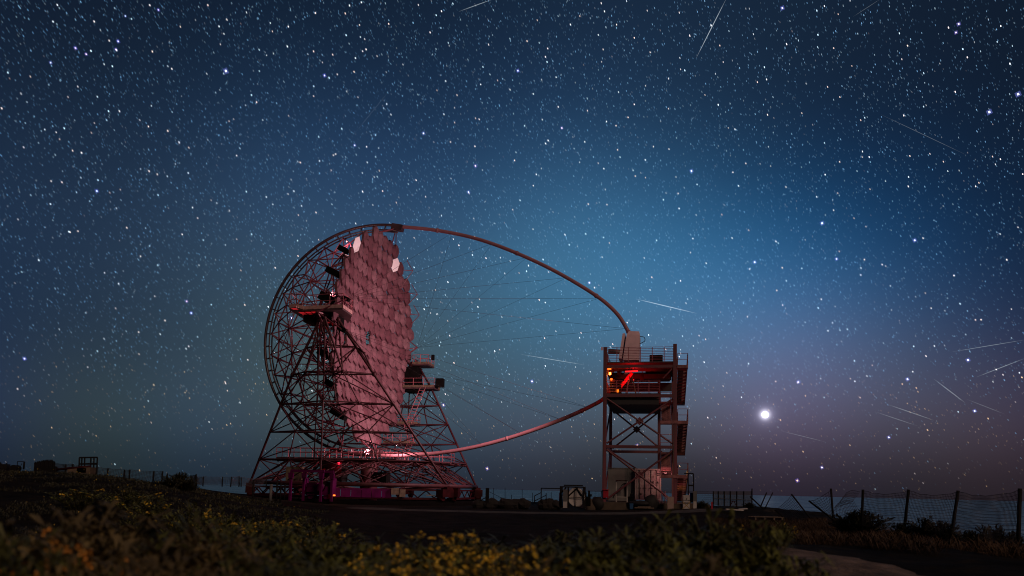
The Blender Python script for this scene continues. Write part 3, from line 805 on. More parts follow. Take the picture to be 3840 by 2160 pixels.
def drive_beam(i, j, panels):
    a, b_ = Vector((*FEET[i], 0)), Vector((*FEET[j], 0)); d = (b_ - a); t = d.normalized(); o = Vector((t.y, -t.x, 0))
    m = MB(); rz = rot_z(math.atan2(t.y, t.x)); lo = .04 if panels else .08
    m.box(a.lerp(b_, .5) + Vector((0, 0, .62)), (d.length * .9, .35, .2), rz)
    m.box(a.lerp(b_, .78 if panels else .5) + Vector((0, 0, 1.42)), (d.length * (.44 if panels else .9), .35, .16), rz)
    n_ = 6 if panels else 9; t0 = .56 if panels else .08
    for k in range(n_):
        u, v = t0 + (.96 - t0) * k / n_, t0 + (.96 - t0) * (k + 1) / n_
        z0, z1 = (.7, 1.36) if k % 2 else (1.36, .7)
        m.tube(a.lerp(b_, u) + Vector((0, 0, z0)), a.lerp(b_, v) + Vector((0, 0, z1)), .06, 6)
    bm_ = m.build('drive_beam', M['redpaint'], tel)
    if panels:
        for k in range(6):
            u = .075 + .475 * k / 6; v = u + .475 / 6 - .004
            c = a.lerp(b_, (u + v) / 2) + o * .25
            MB().box(c + Vector((0, 0, 1.06)), (d.length * (v - u), .05, .82), rz).build('cover_panel', M['magenta'], bm_)
        MB().box(a.lerp(b_, .57) + o * .3 + Vector((0, 0, 1.25)), (.7, .3, .6), rz).box(a.lerp(b_, .63) + o * .3 + Vector((0, 0, 1.1)), (.55, .3, .7), rz).build('control_box', M['wood'], bm_)
        MB().box(a.lerp(b_, .86) + o * .2 + Vector((0, 0, .95)), (.9, .04, .1), rz).build('name_plate', M['grey'], bm_)
drive_beam(1, 2, True); drive_beam(0, 1, False); drive_beam(2, 3, False); drive_beam(5, 0, False)
MB().box((10.7, -5.2, 1.25), (.9, 1.0, .8)).build('cable_box', M['redpaint'], tel)
MB().box((-3.2, -1.5, Z0 + 1.2), (2.2, 1.6, 1.9)).build('control_cabinet', M['mount_dark'], tel)
MB().box((2.6, -3.5, Z0 + .6), (1.6, 1.2, 1.3)).build('control_cabinet', M['mount_dark'], tel)
MB().box((-3.9, -8.9, 2.6), (1.6, .5, 1.5)).build('switch_cabinet', M['wood'], tel)

# --- lamps lit inside the mount, with one added for the lower covers
def lamp(name, parent, loc, col, watts, radius=.08, spot=None, aim=None, matlight=None, size=(.16, .12, .12), strength=12):
    h = MB().box((0, 0, 0), size).build(name, glow('lamp_' + name, col, strength), parent); h.location = loc
    ld = bpy.data.lights.new(name + '_light', 'SPOT' if spot else 'POINT'); ld.energy = watts; ld.color = col; ld.shadow_soft_size = radius
    lo = bpy.data.objects.new(name + '_light', ld); C.objects.link(lo); lo.parent = parent
    off = Vector((0, 0, -.16))
    if aim is not None:
        dv = (Vector(aim) - Vector(loc)); lo.rotation_euler = dv.to_track_quat('-Z', 'Y').to_euler(); off = dv.normalized() * .25
        ld.spot_size = spot; ld.spot_blend = 1.0
    lo.location = Vector(loc) + off
    return h
lamp('work_or_fill_lamp', tel, (-.5, .6, 5.4), (1.0, .42, .48), 620, .2, strength=2)
for px, py, yy, w_ in ((1245, 1097, -5.5, 170), (1300, 905, -2.5, 260), (1215, 1330, -6.0, 130)):
    q = DM @ dish_y(px, py, yy); lamp('work_or_fill_lamp', tel, q, (1.0, .50, .52), w_, .1, size=(.1, .1, .1), strength=2)
lamp('work_or_fill_lamp', tel, (3.4, -1.3, 5.9), (1.0, .50, .54), 560, .15, strength=1)  # added light, brightens the lower mirror covers from the front
lamp('work_or_fill_lamp', tel, (-2.4, -2.4, 4.0), (1.0, .02, .05), 260, .12, strength=3)
lamp('work_or_fill_lamp', tel, (1.6, -12.2, .8), (1.0, .16, .02), 3, .06, strength=3)
lamp('work_or_fill_lamp', tel, (-.6, -10.3, 16.9), (1.0, .05, .06), 14, .1)
# ------------------------------------------------------------------ camera access tower
TB = .72                                          # top of its foundation
TWC = Vector((8.6, 70.0, 0)); tower = thing('access_tower', 'dark red steel access tower with two open decks and red lit interior', 'tower', TWC, TR)
W_, D_ = 6.36, 9.0
ZM, ZL, ZU = 5.78, 10.70, 13.65
for x, y, zt in ((0, 0, 15.05), (W_, 0, 15.25), (0, D_, 15.0), (W_, D_, 15.0), (4.95, D_, ZU)):
    beam('post', (x, y, TB), (x, y, zt if x in (0, W_) and y == 0 else ZU), .34 if y == 0 else .30, .34, M['tower'], tower)
for (a, b_) in (((0, 0, ZM), (W_, 0, ZM)), ((0, D_, ZM), (W_ - .9, D_, ZM)), ((0, 0, ZM), (0, D_, ZM)), ((W_, 0, ZM), (W_, D_, ZM)),
                ((0, 0, ZL - .22), (W_, 0, ZL - .22)), ((0, 0, ZU - .45), (W_, 0, ZU - .45)), ((W_, 0, ZL - .3), (W_, D_, ZL - .3)), ((0, D_, ZU - .3), (W_, D_, ZU - .3)),
                ((0, 0, ZU - .3), (0, D_, ZU - .3)), ((W_, 0, ZU - .3), (W_, D_, ZU - .3)), ((0, 0, ZL - .25), (0, D_, ZL - .25))):
    a, b_ = Vector(a), Vector(b_); d = (b_ - a).normalized() * .18
    beam('beam', a + d, b_ - d, .26, .27, M['tower'], tower)
for y in (1.6, 3.2, 6.6, 8.0): beam('beam', (.2, y, ZU - .28), (W_ - .2, y, ZU - .28), .16, .24, M['tower'], tower)
for y in (1.5, 3.0, 4.5, 6.0, 7.5): beam('beam', (.2, y, ZL - .25), (5.0, y, ZL - .25), .16, .24, M['tower'], tower)
def xbrace(y, z0, z1, w, r_):
    g_ = Vector((w / 2, y, (z0 + z1) / 2))
    for p in ((.2, z0), (w - .2, z0), (.2, z1), (w - .2, z1)): rod('brace', (p[0], y, p[1]), g_, r_, M['tower'], tower, 8)
    MB().box(g_, (.55, .06, .55), Matrix.Rotation(R(45), 3, 'Y')).build('gusset', M['tower'], tower)
xbrace(0, ZM + .3, ZL - .5, W_, .085); xbrace(D_, ZM + .3, ZL - .6, W_ - 1.0, .085)
xbrace(0, TB + .2, ZM - .3, W_, .09)
for x in (0,): 
    rod('brace', (x, .3, ZM + .3), (x, D_ - .3, ZL - .5), .08, M['tower'], tower); rod('brace', (x, .3, TB + .3), (x, D_ - .3, ZM - .3), .08, M['tower'], tower)
rod('brace', (5.3, 0, 12.1), (6.2, 0, 13.1), .07, M['tower'], tower)
rod('brace', (0.2, 1.5, ZM - .2), (W_ - 1.2, D_ - .5, ZM - 3.4), .075, M['tower'], tower)
def deck(name, poly, z, sides, bars, rail_h, gap=1.06):
    o = MB().prism(poly, z - .10, z).build(name, M['deck'], tower)
    n_ = len(poly)
    for i in sides:
        a, b_ = Vector((*poly[i], z)), Vector((*poly[(i + 1) % n_], z)); d = b_ - a; m_ = max(1, round(d.length / gap)); rl = MB()
        for j in range(m_ + 1): q = a + d * (j / m_); rl.box(q + Vector((0, 0, rail_h / 2)), (.07, .05, rail_h))
        for h in range(bars): hh = rail_h * (h + 1) / bars; rl.tube(a + Vector((0, 0, hh)), b_ + Vector((0, 0, hh)), .020, 4)
        rl.build('handrail', M['rail'], o)
    return o
deck('upper_deck', [(0, -.1), (W_ + .1, -.1), (W_ + .1, D_), (0, D_), (0, 6.4), (3.6, 6.4), (3.6, 4.3), (0, 4.3)], ZU, (0, 1, 2, 3, 7), 9, 1.35)
deck('lower_deck', [(.1, -.1), (5.0, -.1), (5.0, D_), (.1, D_)], ZL, (0, 1, 2, 3), 8, 1.2)
MB().box((2.6, 4.5, ZL - .75), (4.6, 8.6, .5)).build('cable_tray', M['black'], tower)
MB().box((3.2, 8.7, ZL + 1.75), (6.0, .12, .9)).box((.25, 4.5, ZL + 2.2), (.12, 8.0, .5)).box((3.2, 5.2, ZU - .75), (5.6, 2.2, .45)).build('crane_rail', M['black'], tower)
# switchback stairs
def flight(x0, x1, y0, z0, y1, z1, n_=11, th=.19):
    a, b_ = Vector((0, y0, z0)), Vector((0, y1, z1)); m = MB(); d = (b_ - a); L_ = d.length
    rot = Matrix.Rotation(math.atan2(z1 - z0, y1 - y0), 3, 'X')
    for x in (x0 + .03, x1 - .03): m.box(Vector((x, 0, -.12)) + (a + b_) / 2, (.05, L_, .22), rot)
    for x in (x0 + .03, x1 - .03):
        for hh in (.5, .95): m.tube(a + Vector((x, 0, hh)), b_ + Vector((x, 0, hh)), .02, 4)
        for t in (0, .33, .66, 1): q = a.lerp(b_, t) + Vector((x, 0, 0)); m.tube(q, q + Vector((0, 0, .95)), .02, 4)
    o = m.build('stair_flight', M['tower'], tower)
    for k in range(n_):
        q = a.lerp(b_, (k + .5) / n_)
        beam('tread', (x0 + .08, q.y, q.z), (x1 - .08, q.y, q.z), .30, th, M['step'], o)
    return o
def landing(x0, x1, y0, y1, z, rails):
    o = MB().box(((x0 + x1) / 2, (y0 + y1) / 2, z - .11), (x1 - x0, y1 - y0, .28)).build('landing', M['step'], tower); rl = MB()
    for (a, b_) in rails:
        a, b_ = Vector((*a, z)), Vector((*b_, z))
        for hh in (.55, 1.1): rl.tube(a + Vector((0, 0, hh)), b_ + Vector((0, 0, hh)), .025, 5)
        for p in (a, b_): rl.tube(p, p + Vector((0, 0, 1.1)), .032, 5)
    rl.build('handrail', M['rail'], o)
XO, XI = (6.56, 7.52), (5.05, 6.12)
NL = [13.25, 8.15, 3.25]; FL = [10.85, 5.70]
for z in NL:
    landing(XI[0] if z < 12 else 6.56, XO[1], -.25, .95, z, (((6.6, -.22), (7.5, -.22)), ((7.5, -.22), (7.5, .9))))
for z in FL: landing(XI[0], XO[1], 8.0, 9.2, z, (((5.1, 9.15), (7.5, 9.15)), ((7.5, 8.1), (7.5, 9.15))))
landing(XI[0] - .15, XI[1], -.25, .95, 5.68, (((4.9, -.2), (6.0, -.2)),)) if False else None
flight(*XO, .95, NL[0], 8.0, FL[0], th=.33); flight(*XO, .95, NL[1], 8.0, FL[1], th=.30); flight(*XO, .95, NL[2], 8.0, TB + .1, th=.24)
flight(*XI, .95, NL[1], 8.0, FL[0]); flight(*XI, .95, NL[2], 8.0, FL[1])
rl = MB()
for hh in (.55, 1.05): rl.tube((4.95, -.1, ZM + .1 + hh), (6.2, -.1, ZM + .1 + hh), .025, 5)
rl.tube((4.95, -.1, ZM), (4.95, -.1, ZM + 1.15), .03, 5); rl.build('handrail', M['rail'], tower)
# fittings inside the decks
MB().tube((.35, 5.0, 12.4), (2.3, 5.0, 12.4), .3, 10).build('counterweight', M['mount_dark'], tower)
beam('hoist_boom', (2.35, 2.6, 13.0), (1.0, 2.2, ZL + .55), .34, .30, M['red'], tower)
MB().tube((1.75, 2.4, 13.12), (2.95, 2.4, 13.16), .07, 8).build('red_tube_lamp', glow('red_tube_glow', (1, .015, .02), 1.6), tower)
MB().box((.95, 1.2, ZL + .35), (1.0, .9, .7)).box((1.1, 1.2, ZL + .8), (.6, .6, .3)).build('winch', M['mount_dark'], tower)
MB().box((3.35, 2.0, 12.55), (.3, .25, .7)).box((.55, .9, 13.0), (.45, .3, .35)).box((.6, .9, 12.0), (.5, .3, .3)).box((1.2, 1.6, 12.9), (.35, .3, .3)).build('junction_box', M['redpaint'], tower)
lamp('deck_or_fill_lamp', tower, (.36, .35, 13.05), (1.0, .10, .01), 8, .05, size=(.34, .12, .09), strength=4)
lamp('deck_or_fill_lamp', tower, (.42, .4, 12.62), (1.0, .22, .03), 42, .08, size=(.20, .16, .22), strength=9)
lamp('deck_or_fill_lamp', tower, (.55, .5, 12.10), (1.0, .12, .01), 10, .06, size=(.18, .12, .18), strength=2.5)
lamp('deck_or_fill_lamp', tower, (1.12, .45, ZL + .3), (1.0, .17, .01), 20, .1, size=(.26, .2, .22), strength=2.5)
lamp('deck_or_fill_lamp', tower, (2.55, 1.75, 12.2), (1.0, .01, .015), 230, .12, size=(.1, .1, .1), strength=3)  # added red light so that the hoist boom shows up
lamp('stair_or_fill_lamp', tower, (7.0, 3.5, 3.15), (1.0, .62, .12), 16, .1, size=(.2, .1, .1), strength=3)
lamp('stair_or_fill_lamp', tower, (5.5, 2.3, 3.5), (1.0, .32, .32), 55, .1, size=(.10, .08, .08), strength=1)  # added pink light for the container doors
# made-up spot at the upper deck rail, added to wash the dish
lamp('added_flood', tower, (-.30, -.1, 14.9), (1.0, .56, .60), 37000, .30, R(100), TINV.to_3x3() @ (TMAT @ Vector((-.6, -1, 12.0)) - TWC), size=(.20, .30, .26), strength=.1)

# ------------------------------------------------------------------ things round the tower
def pbox(name, mname, px0, py0, px1, py1, Y, depth, parent=None, rz=TR, taper=1.0, bev=0.0):
    """a box whose front face fills a pixel rectangle at depth Y; origin at its base"""
    a, b_ = at(px0, py1, Y), at(px1, py0, Y); w, h = b_.x - a.x, b_.z - a.z
    m = MB().box((0, depth / 2, h / 2), (w, depth, h), None, taper)
    o = m.build(name, M[mname], parent)
    o.location = ((a.x + b_.x) / 2, Y, a.z); o.rotation_euler = (0, 0, rz)
    if bev: md = o.modifiers.new('bevel', 'BEVEL'); md.width = bev; md.segments = 2
    return o, w, h
fd = MB(); a = at(2238, 1886, 68); b_ = at(2562, 1886, 68)
fd.box(((a.x + b_.x) / 2 + .9, 76.6, TB / 2 - .15), (b_.x - a.x + 3, 17, TB + .3), None)
tag(fd.build('foundation', M['beige']), 'low tan foundation plinth under the access tower', 'foundation')

ct = thing('shipping_container', 'white shipping container with closed doors, lit pink behind the tower braces', 'container', at(2430, 1875, 73), TR)
a, b_ = at(2382, 1873, 73), at(2478, 1758, 73); cw, ch = b_.x - a.x, b_.z - a.z
bd = MB().box((0, 3.05, ch / 2), (cw - .1, 5.9, ch - .12))
for k in range(22):
    for s in (-1, 1): bd.box((s * (cw / 2 - .03), .35 + k * .265, ch / 2), (.06, .13, ch - .3))
bd.build('body', M['white'], ct)
fr = MB()
for s in (-1, 1):
    fr.box((s * (cw / 2 - .06), .06, ch / 2), (.14, .14, ch)); 
    for z in (.07, ch - .07): fr.box((s * (cw / 2 - .08), .04, z), (.20, .2, .16))
fr.box((0, .05, ch - .06), (cw - .3, .12, .13)); fr.box((0, .05, .07), (cw - .3, .12, .15)); fr.build('frame', M['white'], ct)
for s in (-1, 1):
    d0 = MB(); dw = cw / 2 - .17
    d0.box((s * (dw / 2 + .012), .07, ch / 2), (dw, .06, ch - .34))
    for z in (.32, .49, .67, .84): d0.box((s * (dw / 2 + .012), .035, ch * z), (dw - .1, .03, .16))
    door = d0.build('door', M['white'], ct)
    for q in (.26, .74):
        lb = MB(); x = s * (dw * q + .012); lb.tube((x, -.02, .14), (x, -.02, ch - .14), .03, 6); lb.box((x, -.02, ch * .38), (.34, .05, .05))
        for z in (.16, .5, ch - .16, ch - .5): lb.box((x, -.01, z), (.12, .06, .07))
        lb.build('lock_rod', M['grey'], door)
for x, z, w, h in ((.42, 1.72, .26, .10), (.86, 1.72, .24, .10), (.42, 1.56, .28, .06), (.86, 1.56, .3, .05), (-.72, .55, .26, .12), (.95, 2.5, .4, .09), (.98, 2.36, .24, .07), (.45, 2.2, .25, .05)):
    MB().box((x, -.012, z), (w, .012, h)).build('plate', M['iron'], ct)

cb, w, h = pbox('cabin', 'cabin', 2279, 1758, 2381.5, 1877, 74, 4.0)
tag(cb, 'grey windowless site cabin standing left of the shipping container', 'cabin')
for k in range(3): MB().box((-w / 2 + w * (.72 + .1 * k), -.01, h / 2), (.05, .03, h - .2)).build('rib', M['cabin'], cb)
MB().box((0, 0, h + .03), (w + .1, .15, .08)).build('roof_edge', M['cabin'], cb)
pt = thing('open_porch', 'narrow open booth with dark machine in front of the grey cabin', 'booth', at(2331, 1889, 71), TR)
pm = MB()
for x in (-.5, .5): pm.box((x, 0, 1.05), (.07, .07, 2.1)); pm.box((x, .5, 1.05), (.07, .07, 2.1))
pm.box((0, .25, .62), (1.1, .6, .05)); pm.build('frame', M['white'], pt)
MB().box((0, .2, 2.13), (1.05, .8, .07)).build('roof', M['redpaint'], pt)
MB().box((-.28, .3, 1.05), (.36, .3, .8)).build('pump', M['grey'], pt); MB().box((.3, .3, 1.25), (.24, .3, 1.3)).build('column', M['black'], pt)
MB().sweep(spline([(.3, .1, 1.9), (0, 0, 1.7), (-.2, 0, 1.2), (-.6, -.1, .9), (-.8, -.1, .5)], 6), .05, 6).build('hose', M['black'], pt)
for nm, mt_, r_, lab, cat in (
    ('fire_box', 'red', (2262, 1838, 2281, 1866), 'red box fixed low on the left tower post', 'box'),):
    o, w, h = pbox(nm, mt_, *r_, 69.6, .35); tag(o, lab, cat); MB().box((0, .15, h + .03), (w + .1, .5, .07)).build('lid', M[mt_], o)
blk = [((2503, 1886.5, 2526, 1911), 'pale concrete cube at the bottom of the stack of two by the stairs'), ((2503, 1863, 2526, 1886), 'pale concrete cube on top of the stack of two by the stairs')]
for r_, lab in blk: tag(pbox('concrete_block', 'block', *r_, 66.5, .6, bev=.02)[0], lab, 'block', 'pair of stacked pale concrete cubes')
o, w, h = pbox('cabinet', 'white', 2561, 1857, 2586, 1908, 65.5, .5, bev=.015); tag(o, 'white two part cabinet behind the crossed trestle legs', 'cabinet')
MB().box((0, -.012, h * .7), (w - .1, .02, h * .5)).build('door', M['white'], o); MB().box((0, -.01, h * .44), (w + .2, .1, .05)).build('shelf', M['iron'], o); MB().box((.02, -.03, h * .72), (.05, .03, .12)).build('handle', M['iron'], o)
o, w, h = pbox('cabinet', 'grey', 2599, 1842, 2612.5, 1908, 66.5, .6, bev=.015); tag(o, 'tall grey cabinet at the right end beside the blue drum', 'cabinet')
MB().box((0, -.012, h * .22), (w - .04, .02, h * .4)).build('door', M['white'], o); MB().box((0, -.012, h * .7), (w - .04, .02, h * .5)).build('door', M['grey'], o)
o = thing('drum', 'small blue upright drum between the two cabinets', 'drum', at(2592, 1884, 67), 0)
MB().tube((0, 0, 0), (0, 0, .8), .15, 14).build('body', M['blue'], o); MB().tube((0, 0, .8), (0, 0, .85), .16, 14).build('lid', M['black'], o)
o = thing('trestle', 'folding trestle with crossed yellow legs in front of the cabinet', 'trestle', at(2574, 1917, 62), TR)
for s in (-1, 1): rod('leg', (-.5 * s, 0, .0), (.42 * s, 0, .85), .03, M['yellow'], o, 6)
MB().box((0, 0, .88), (1.0, .35, .04)).build('top', M['iron'], o)
o = thing('pipe_frame', 'tall narrow inverted U pipe frame right of the stairs', 'frame', at(2591, 1880, 67.5), TR)
a, b_ = at(2585, 1880, 67.5), at(2604, 1776, 67.5); pw, ph = b_.x - a.x, b_.z - a.z
m = MB(); m.sweep(spline([(-pw / 2, 0, 0), (-pw / 2, 0, ph * .5), (-pw / 2, 0, ph - .15), (-pw / 2 + .1, 0, ph), (pw / 2 - .1, 0, ph), (pw / 2, 0, ph - .15), (pw / 2, 0, ph * .5), (pw / 2, 0, 0)], 4), .05, 6)
m.box((0, 0, ph * .57), (pw, .06, .14)); m.tube((-pw / 2, 0, ph), (-pw / 2 - .35, 0, ph), .05, 6); m.build('pipe', M['iron'], o)
rl = MB(); 
for p in ((2482, 1840, 1893), (2494, 1842, 1886)): a, b_ = at(p[0], p[2], 68), at(p[0], p[1], 68); rl.tube(a, b_, .04, 6)
for k in (0, .35): a, b_ = at(2478, 1840 + 20 * k, 68), at(2506, 1872 + 20 * k, 67.5); rl.tube(a, b_, .035, 6)
tag(rl.build('stair_railing', M['rail']), 'short sloping handrail down to the concrete cubes', 'railing')
o = thing('step_ladder', 'dark A shaped step ladder standing on the lower red lit deck', 'ladder', TWC + Matrix.Rotation(TR, 3, 'Z') @ Vector((2.35, 1.0, ZL + .01)), TR)
for x, y in ((-.5, -.35), (.45, -.35), (-.45, .35), (.5, .35)): rod('leg', (x, y, 0), (x * .25, y * .25, 1.75), .035, M['wood'], o, 5)
for k in range(5): rod('rung', (-.42 + .07 * k, -.29 + .05 * k, .3 + .28 * k), (.38 - .06 * k, -.29 + .05 * k, .3 + .28 * k), .025, M['wood'], o, 5)
MB().box((0, 0, .85), (.5, .5, .12)).build('tray', M['black'], o)
o, w, h = pbox('equipment_crate', 'mount_dark', 2436, 1314, 2485, 1349, 70.9, 1.0); tag(o, 'black equipment crate behind the railing of the upper deck', 'crate')
o.location.z = ZU + .02
for k in range(5): MB().box((0, -.02, .12 + k * (h - .2) / 4), (w - .05, .03, .05)).build('slat', M['iron'], o)

# crate frame with the spare round reflector, left of the tower
o = thing('spare_reflector', 'round pale reflector disc bolted upright in a dark square frame', 'reflector', at(2152, 1906, 61), TR)
a, b_ = at(2098, 1906, 61), at(2190.5, 1826, 61); fw_, fh_ = b_.x - a.x, b_.z - a.z; cx = at(2152, 1906, 61).x
x0, x1 = a.x - cx, b_.x - cx; xm = at(2127, 1906, 61).x - cx
fm = MB()
for x in (x0, x1 - .08, xm): fm.box((x + .05, .1, fh_ / 2), (.12, .12, fh_))
for x in (x0, x1 - .08): fm.box((x + .05, 1.0, fh_ / 2), (.12, .12, fh_))
fm.box(((x0 + x1) / 2, .1, fh_ - .05), (x1 - x0 - .16, .1, .1)); fm.box(((x0 + x1) / 2, 1.0, fh_ + .08), (x1 - x0 - .4, .1, .1))
for p, q in (((xm + .1, fh_ - .75), (xm + .8, fh_ - .1)), ((x1 - .15, fh_ - .75), (x1 - .65, fh_ - .1)), ((x0 + .15, fh_ - .5), (x0 + .5, fh_ - .1))): fm.tube((p[0], .1, p[1]), (q[0], .1, q[1]), .06, 4)
fm.build('frame', M['iron'], o)
dr = .66; dc = ((xm + x1) / 2 + .02, .1, fh_ - .86)
dm = MB(); 
for r0, r1, y0, y1 in ((0, .25, 0, .01), (.25, .45, .01, .03), (.45, .66, .03, .08), (.66, .72, .08, .02)):
    vs = [(dc[0] + r * math.cos(R(22.5 * i)), dc[1] + .08 - yy, dc[2] + 1.08 * r * math.sin(R(22.5 * i))) for r, yy in ((max(r0, .001), y0), (r1, y1)) for i in range(16)]
    dm.add(vs, [(i, (i + 1) % 16, 16 + (i + 1) % 16, 16 + i) for i in range(16)], True)
dm.build('disc', M['white'], o)
MB().box((dc[0], -.02, dc[2]), (.06, .04, 1.5)).box((dc[0], -.022, dc[2]), (1.45, .03, .05)).build('cross_bar', M['iron'], o)
o = thing('barrel', 'blue barrel standing inside the left bay of the dark frame', 'barrel', at(2106, 1897, 61.8), 0)
MB().tube((0, 0, 0), (0, 0, 1.05), .22, 16).build('body', M['blue'], o)
for z in (.3, .7): MB().tube((0, 0, z), (0, 0, z + .04), .235, 16).build('hoop', M['blue'], o)
o, w, h = pbox('cabinet', 'grey', 2111, 1836, 2127, 1905, 60.6, .4); tag(o, 'slim grey cabinet on a white foot left of the round reflector', 'cabinet')
MB().box((0, -.012, h * .18), (w - .02, .02, h * .34)).build('plinth', M['white'], o)
# gate frame, handrails, pole and rocks between telescope and tower
o = thing('gate_frame', 'plain thin rectangular gate frame left of the round reflector', 'frame', at(2064, 1888, 63), TR)
a, b_ = at(2028, 1888, 63), at(2100, 1833, 63); gw, gh = b_.x - a.x, b_.z - a.z
MB().tube((-gw / 2, 0, 0), (-gw / 2, 0, gh), .045, 6).tube((-gw / 2, 0, gh), (gw / 2, 0, gh), .045, 6).build('pipe', M['iron'], o)
rl = MB(); q = [at(2004, 1859, 62), at(2030, 1847, 62.5), at(2047, 1858, 62)]
for p0, p1 in (((2004, 1860), (2031, 1846)), ((2004, 1879), (2048, 1857))): rl.tube(at(*p0, 62), at(*p1, 62.3), .035, 6)
for px, t, b_ in ((2004, 1858, 1889), (2048, 1849, 1886)): rl.tube(at(px, t, 62), at(px, b_, 62), .04, 6)
tag(rl.build('stair_railing', M['iron']), 'low dark sloping handrail near the thin gate frame', 'railing')
o = thing('signpost', 'thick short black post right of the telescope base', 'post', at(1826.5, 1886, 63), TR)
MB().box((0, 0, .6), (.25, .25, 1.25)).build('post', M['iron'], o); MB().tube((-.6, 0, .18), (0, 0, .5), .04, 5).tube((-.6, 0, .2), (0, 0, .12), .04, 5).build('arm', M['iron'], o)
tag(MB().tube(at(1879, 1865, 63), at(1879, 1885, 63), .05, 6).tube(at(1832, 1843, 63), at(1879, 1866, 63), .015, 4).build('stake', M['iron']), 'short stake holding a slack wire by the black post', 'stake')
for i, (px, t, b_) in enumerate(((1850, 1830, 1884), (1894, 1829, 1883), (1958, 1834, 1884), (1918, 1855, 1884), (2067, 1846, 1884), (1997, 1848, 1884))):
    tag(MB().tube(at(px, b_, 88), at(px, t, 88), .03, 5).build('pole', M['fence']), ['thin bare pole nearest the black post', 'thin pole second right of the black post', 'thin bare pole halfway to the gate frame', 'shortest thin pole among those near the rocks', 'thin pole inside the thin gate frame', 'thin pole just left of the sloping handrail'][i], 'pole', 'thin poles before the sea')
def rock(c, s, seed, mname='iron'):
    r_ = random.Random(seed); m = MB().ball((0, 0, 0), 1, 9, 6)
    m.v = [tuple(Vector(v) * (1 + .35 * noise.noise(Vector(v) * 1.7 + Vector((seed, 0, 0))))) for v in m.v]
    m.v = [(v[0] * s[0], v[1] * s[1], v[2] * s[2]) for v in m.v]; m.sm = [False] * len(m.sm)
    o = m.build('rock', M[mname]); o.location = c; o.rotation_euler = (0, 0, r_.uniform(0, 6)); return o
M['rock'] = mat('lava_rock', (.012, .010, .009), .95, var=.4, scale=2.5, bump=.6)
for i, (px, py, w_, h_) in enumerate(((1795, 1886, .7, .3), (1842, 1884, .8, .35), (1900, 1886, 1.0, .42), (1935, 1885, .7, .32), (1965, 1885, .8, .36), (2042, 1887, .6, .38), (2058, 1886, .55, .42), (2085, 1889, .6, .3))):
    tag(rock(at(px, py, 66) - Vector((0, 0, .15)), (w_, .6, h_ + .15), i, 'rock'), ['rock beside the end of the telescope drive beam', 'rock under the first thin pole', 'widest rock in the row before the sea', 'rock between the widest rock and its right neighbour', 'rock below the halfway thin pole', 'rock left of the two behind the sloping handrail', 'rounded reddish rock behind the sloping handrail', 'flat rock at the foot of the gate frame'][i], 'rock', 'dark rocks along the far edge')
# clutter in front of the tower
for i, (nm, px, py, w_, h_, mt_, lab, cat) in enumerate((
    ('tarp_heap', 2238, 1888, .75, .62, 'tarp', 'black tarpaulin heap left of the tower foot', 'tarp'), ('tarp_heap', 2443, 1884, .8, .68, 'tarp', 'black tarpaulin heap in front of the container doors', 'tarp'),
    ('tarp_heap', 2400, 1888, 1.1, .25, 'tarp', 'long flat black tarpaulin below the container', 'tarp'), ('sand_heap', 2216, 1904, .45, .75, 'beige', 'pale sand heap at the left end of the foundation', 'heap'))):
    o = rock(at(px, py, 67.5), (w_, .6, h_), 20 + i, mt_); o.name = nm; tag(o, lab, cat); [setattr(p, 'use_smooth', True) for p in o.data.polygons]
o, w, h = pbox('bucket', 'blue', 2362, 1888, 2374, 1909, 65, .3, taper=1.15); tag(o, 'small blue bucket on the ground before the plinth', 'bucket'); MB().tube((-w / 2, .15, h), (w / 2, .15, h + .1), .012, 4).build('handle', M['iron'], o)
o, w, h = pbox('motor', 'mount_dark', 2355, 1862, 2375, 1886, 68.6, .5); tag(o, 'dark motor with bent pipe right of the open booth', 'motor'); MB().sweep([(0, .2, h), (0, .2, h + .25), (.2, .2, h + .3)], .06, 6).build('pipe', M['iron'], o)
for i, (px0, py, px1, Y, lab) in enumerate(((2392, 1902, 2440, 64, 'pale plank lying nearest the blue bucket'), (2380, 1906, 2452, 63, 'longest plank lying in front of the plinth'))):
    o = pbox('plank', 'wood', px0, py - 2.5, px1, py, Y, .25)[0]; tag(o, lab, 'plank', 'planks on the ground before the plinth')
o, w, h = pbox('machine', 'mount_dark', 2192, 1862, 2212, 1898, 64, .8); tag(o, 'dark compressor with pipes right of the round reflector', 'machine')
for x, hh in ((-.15, .35), (.1, .5), (.3, .2)): MB().tube((x, .3, h), (x, .3, h + hh), .07, 7).build('pipe', M['iron'], o)

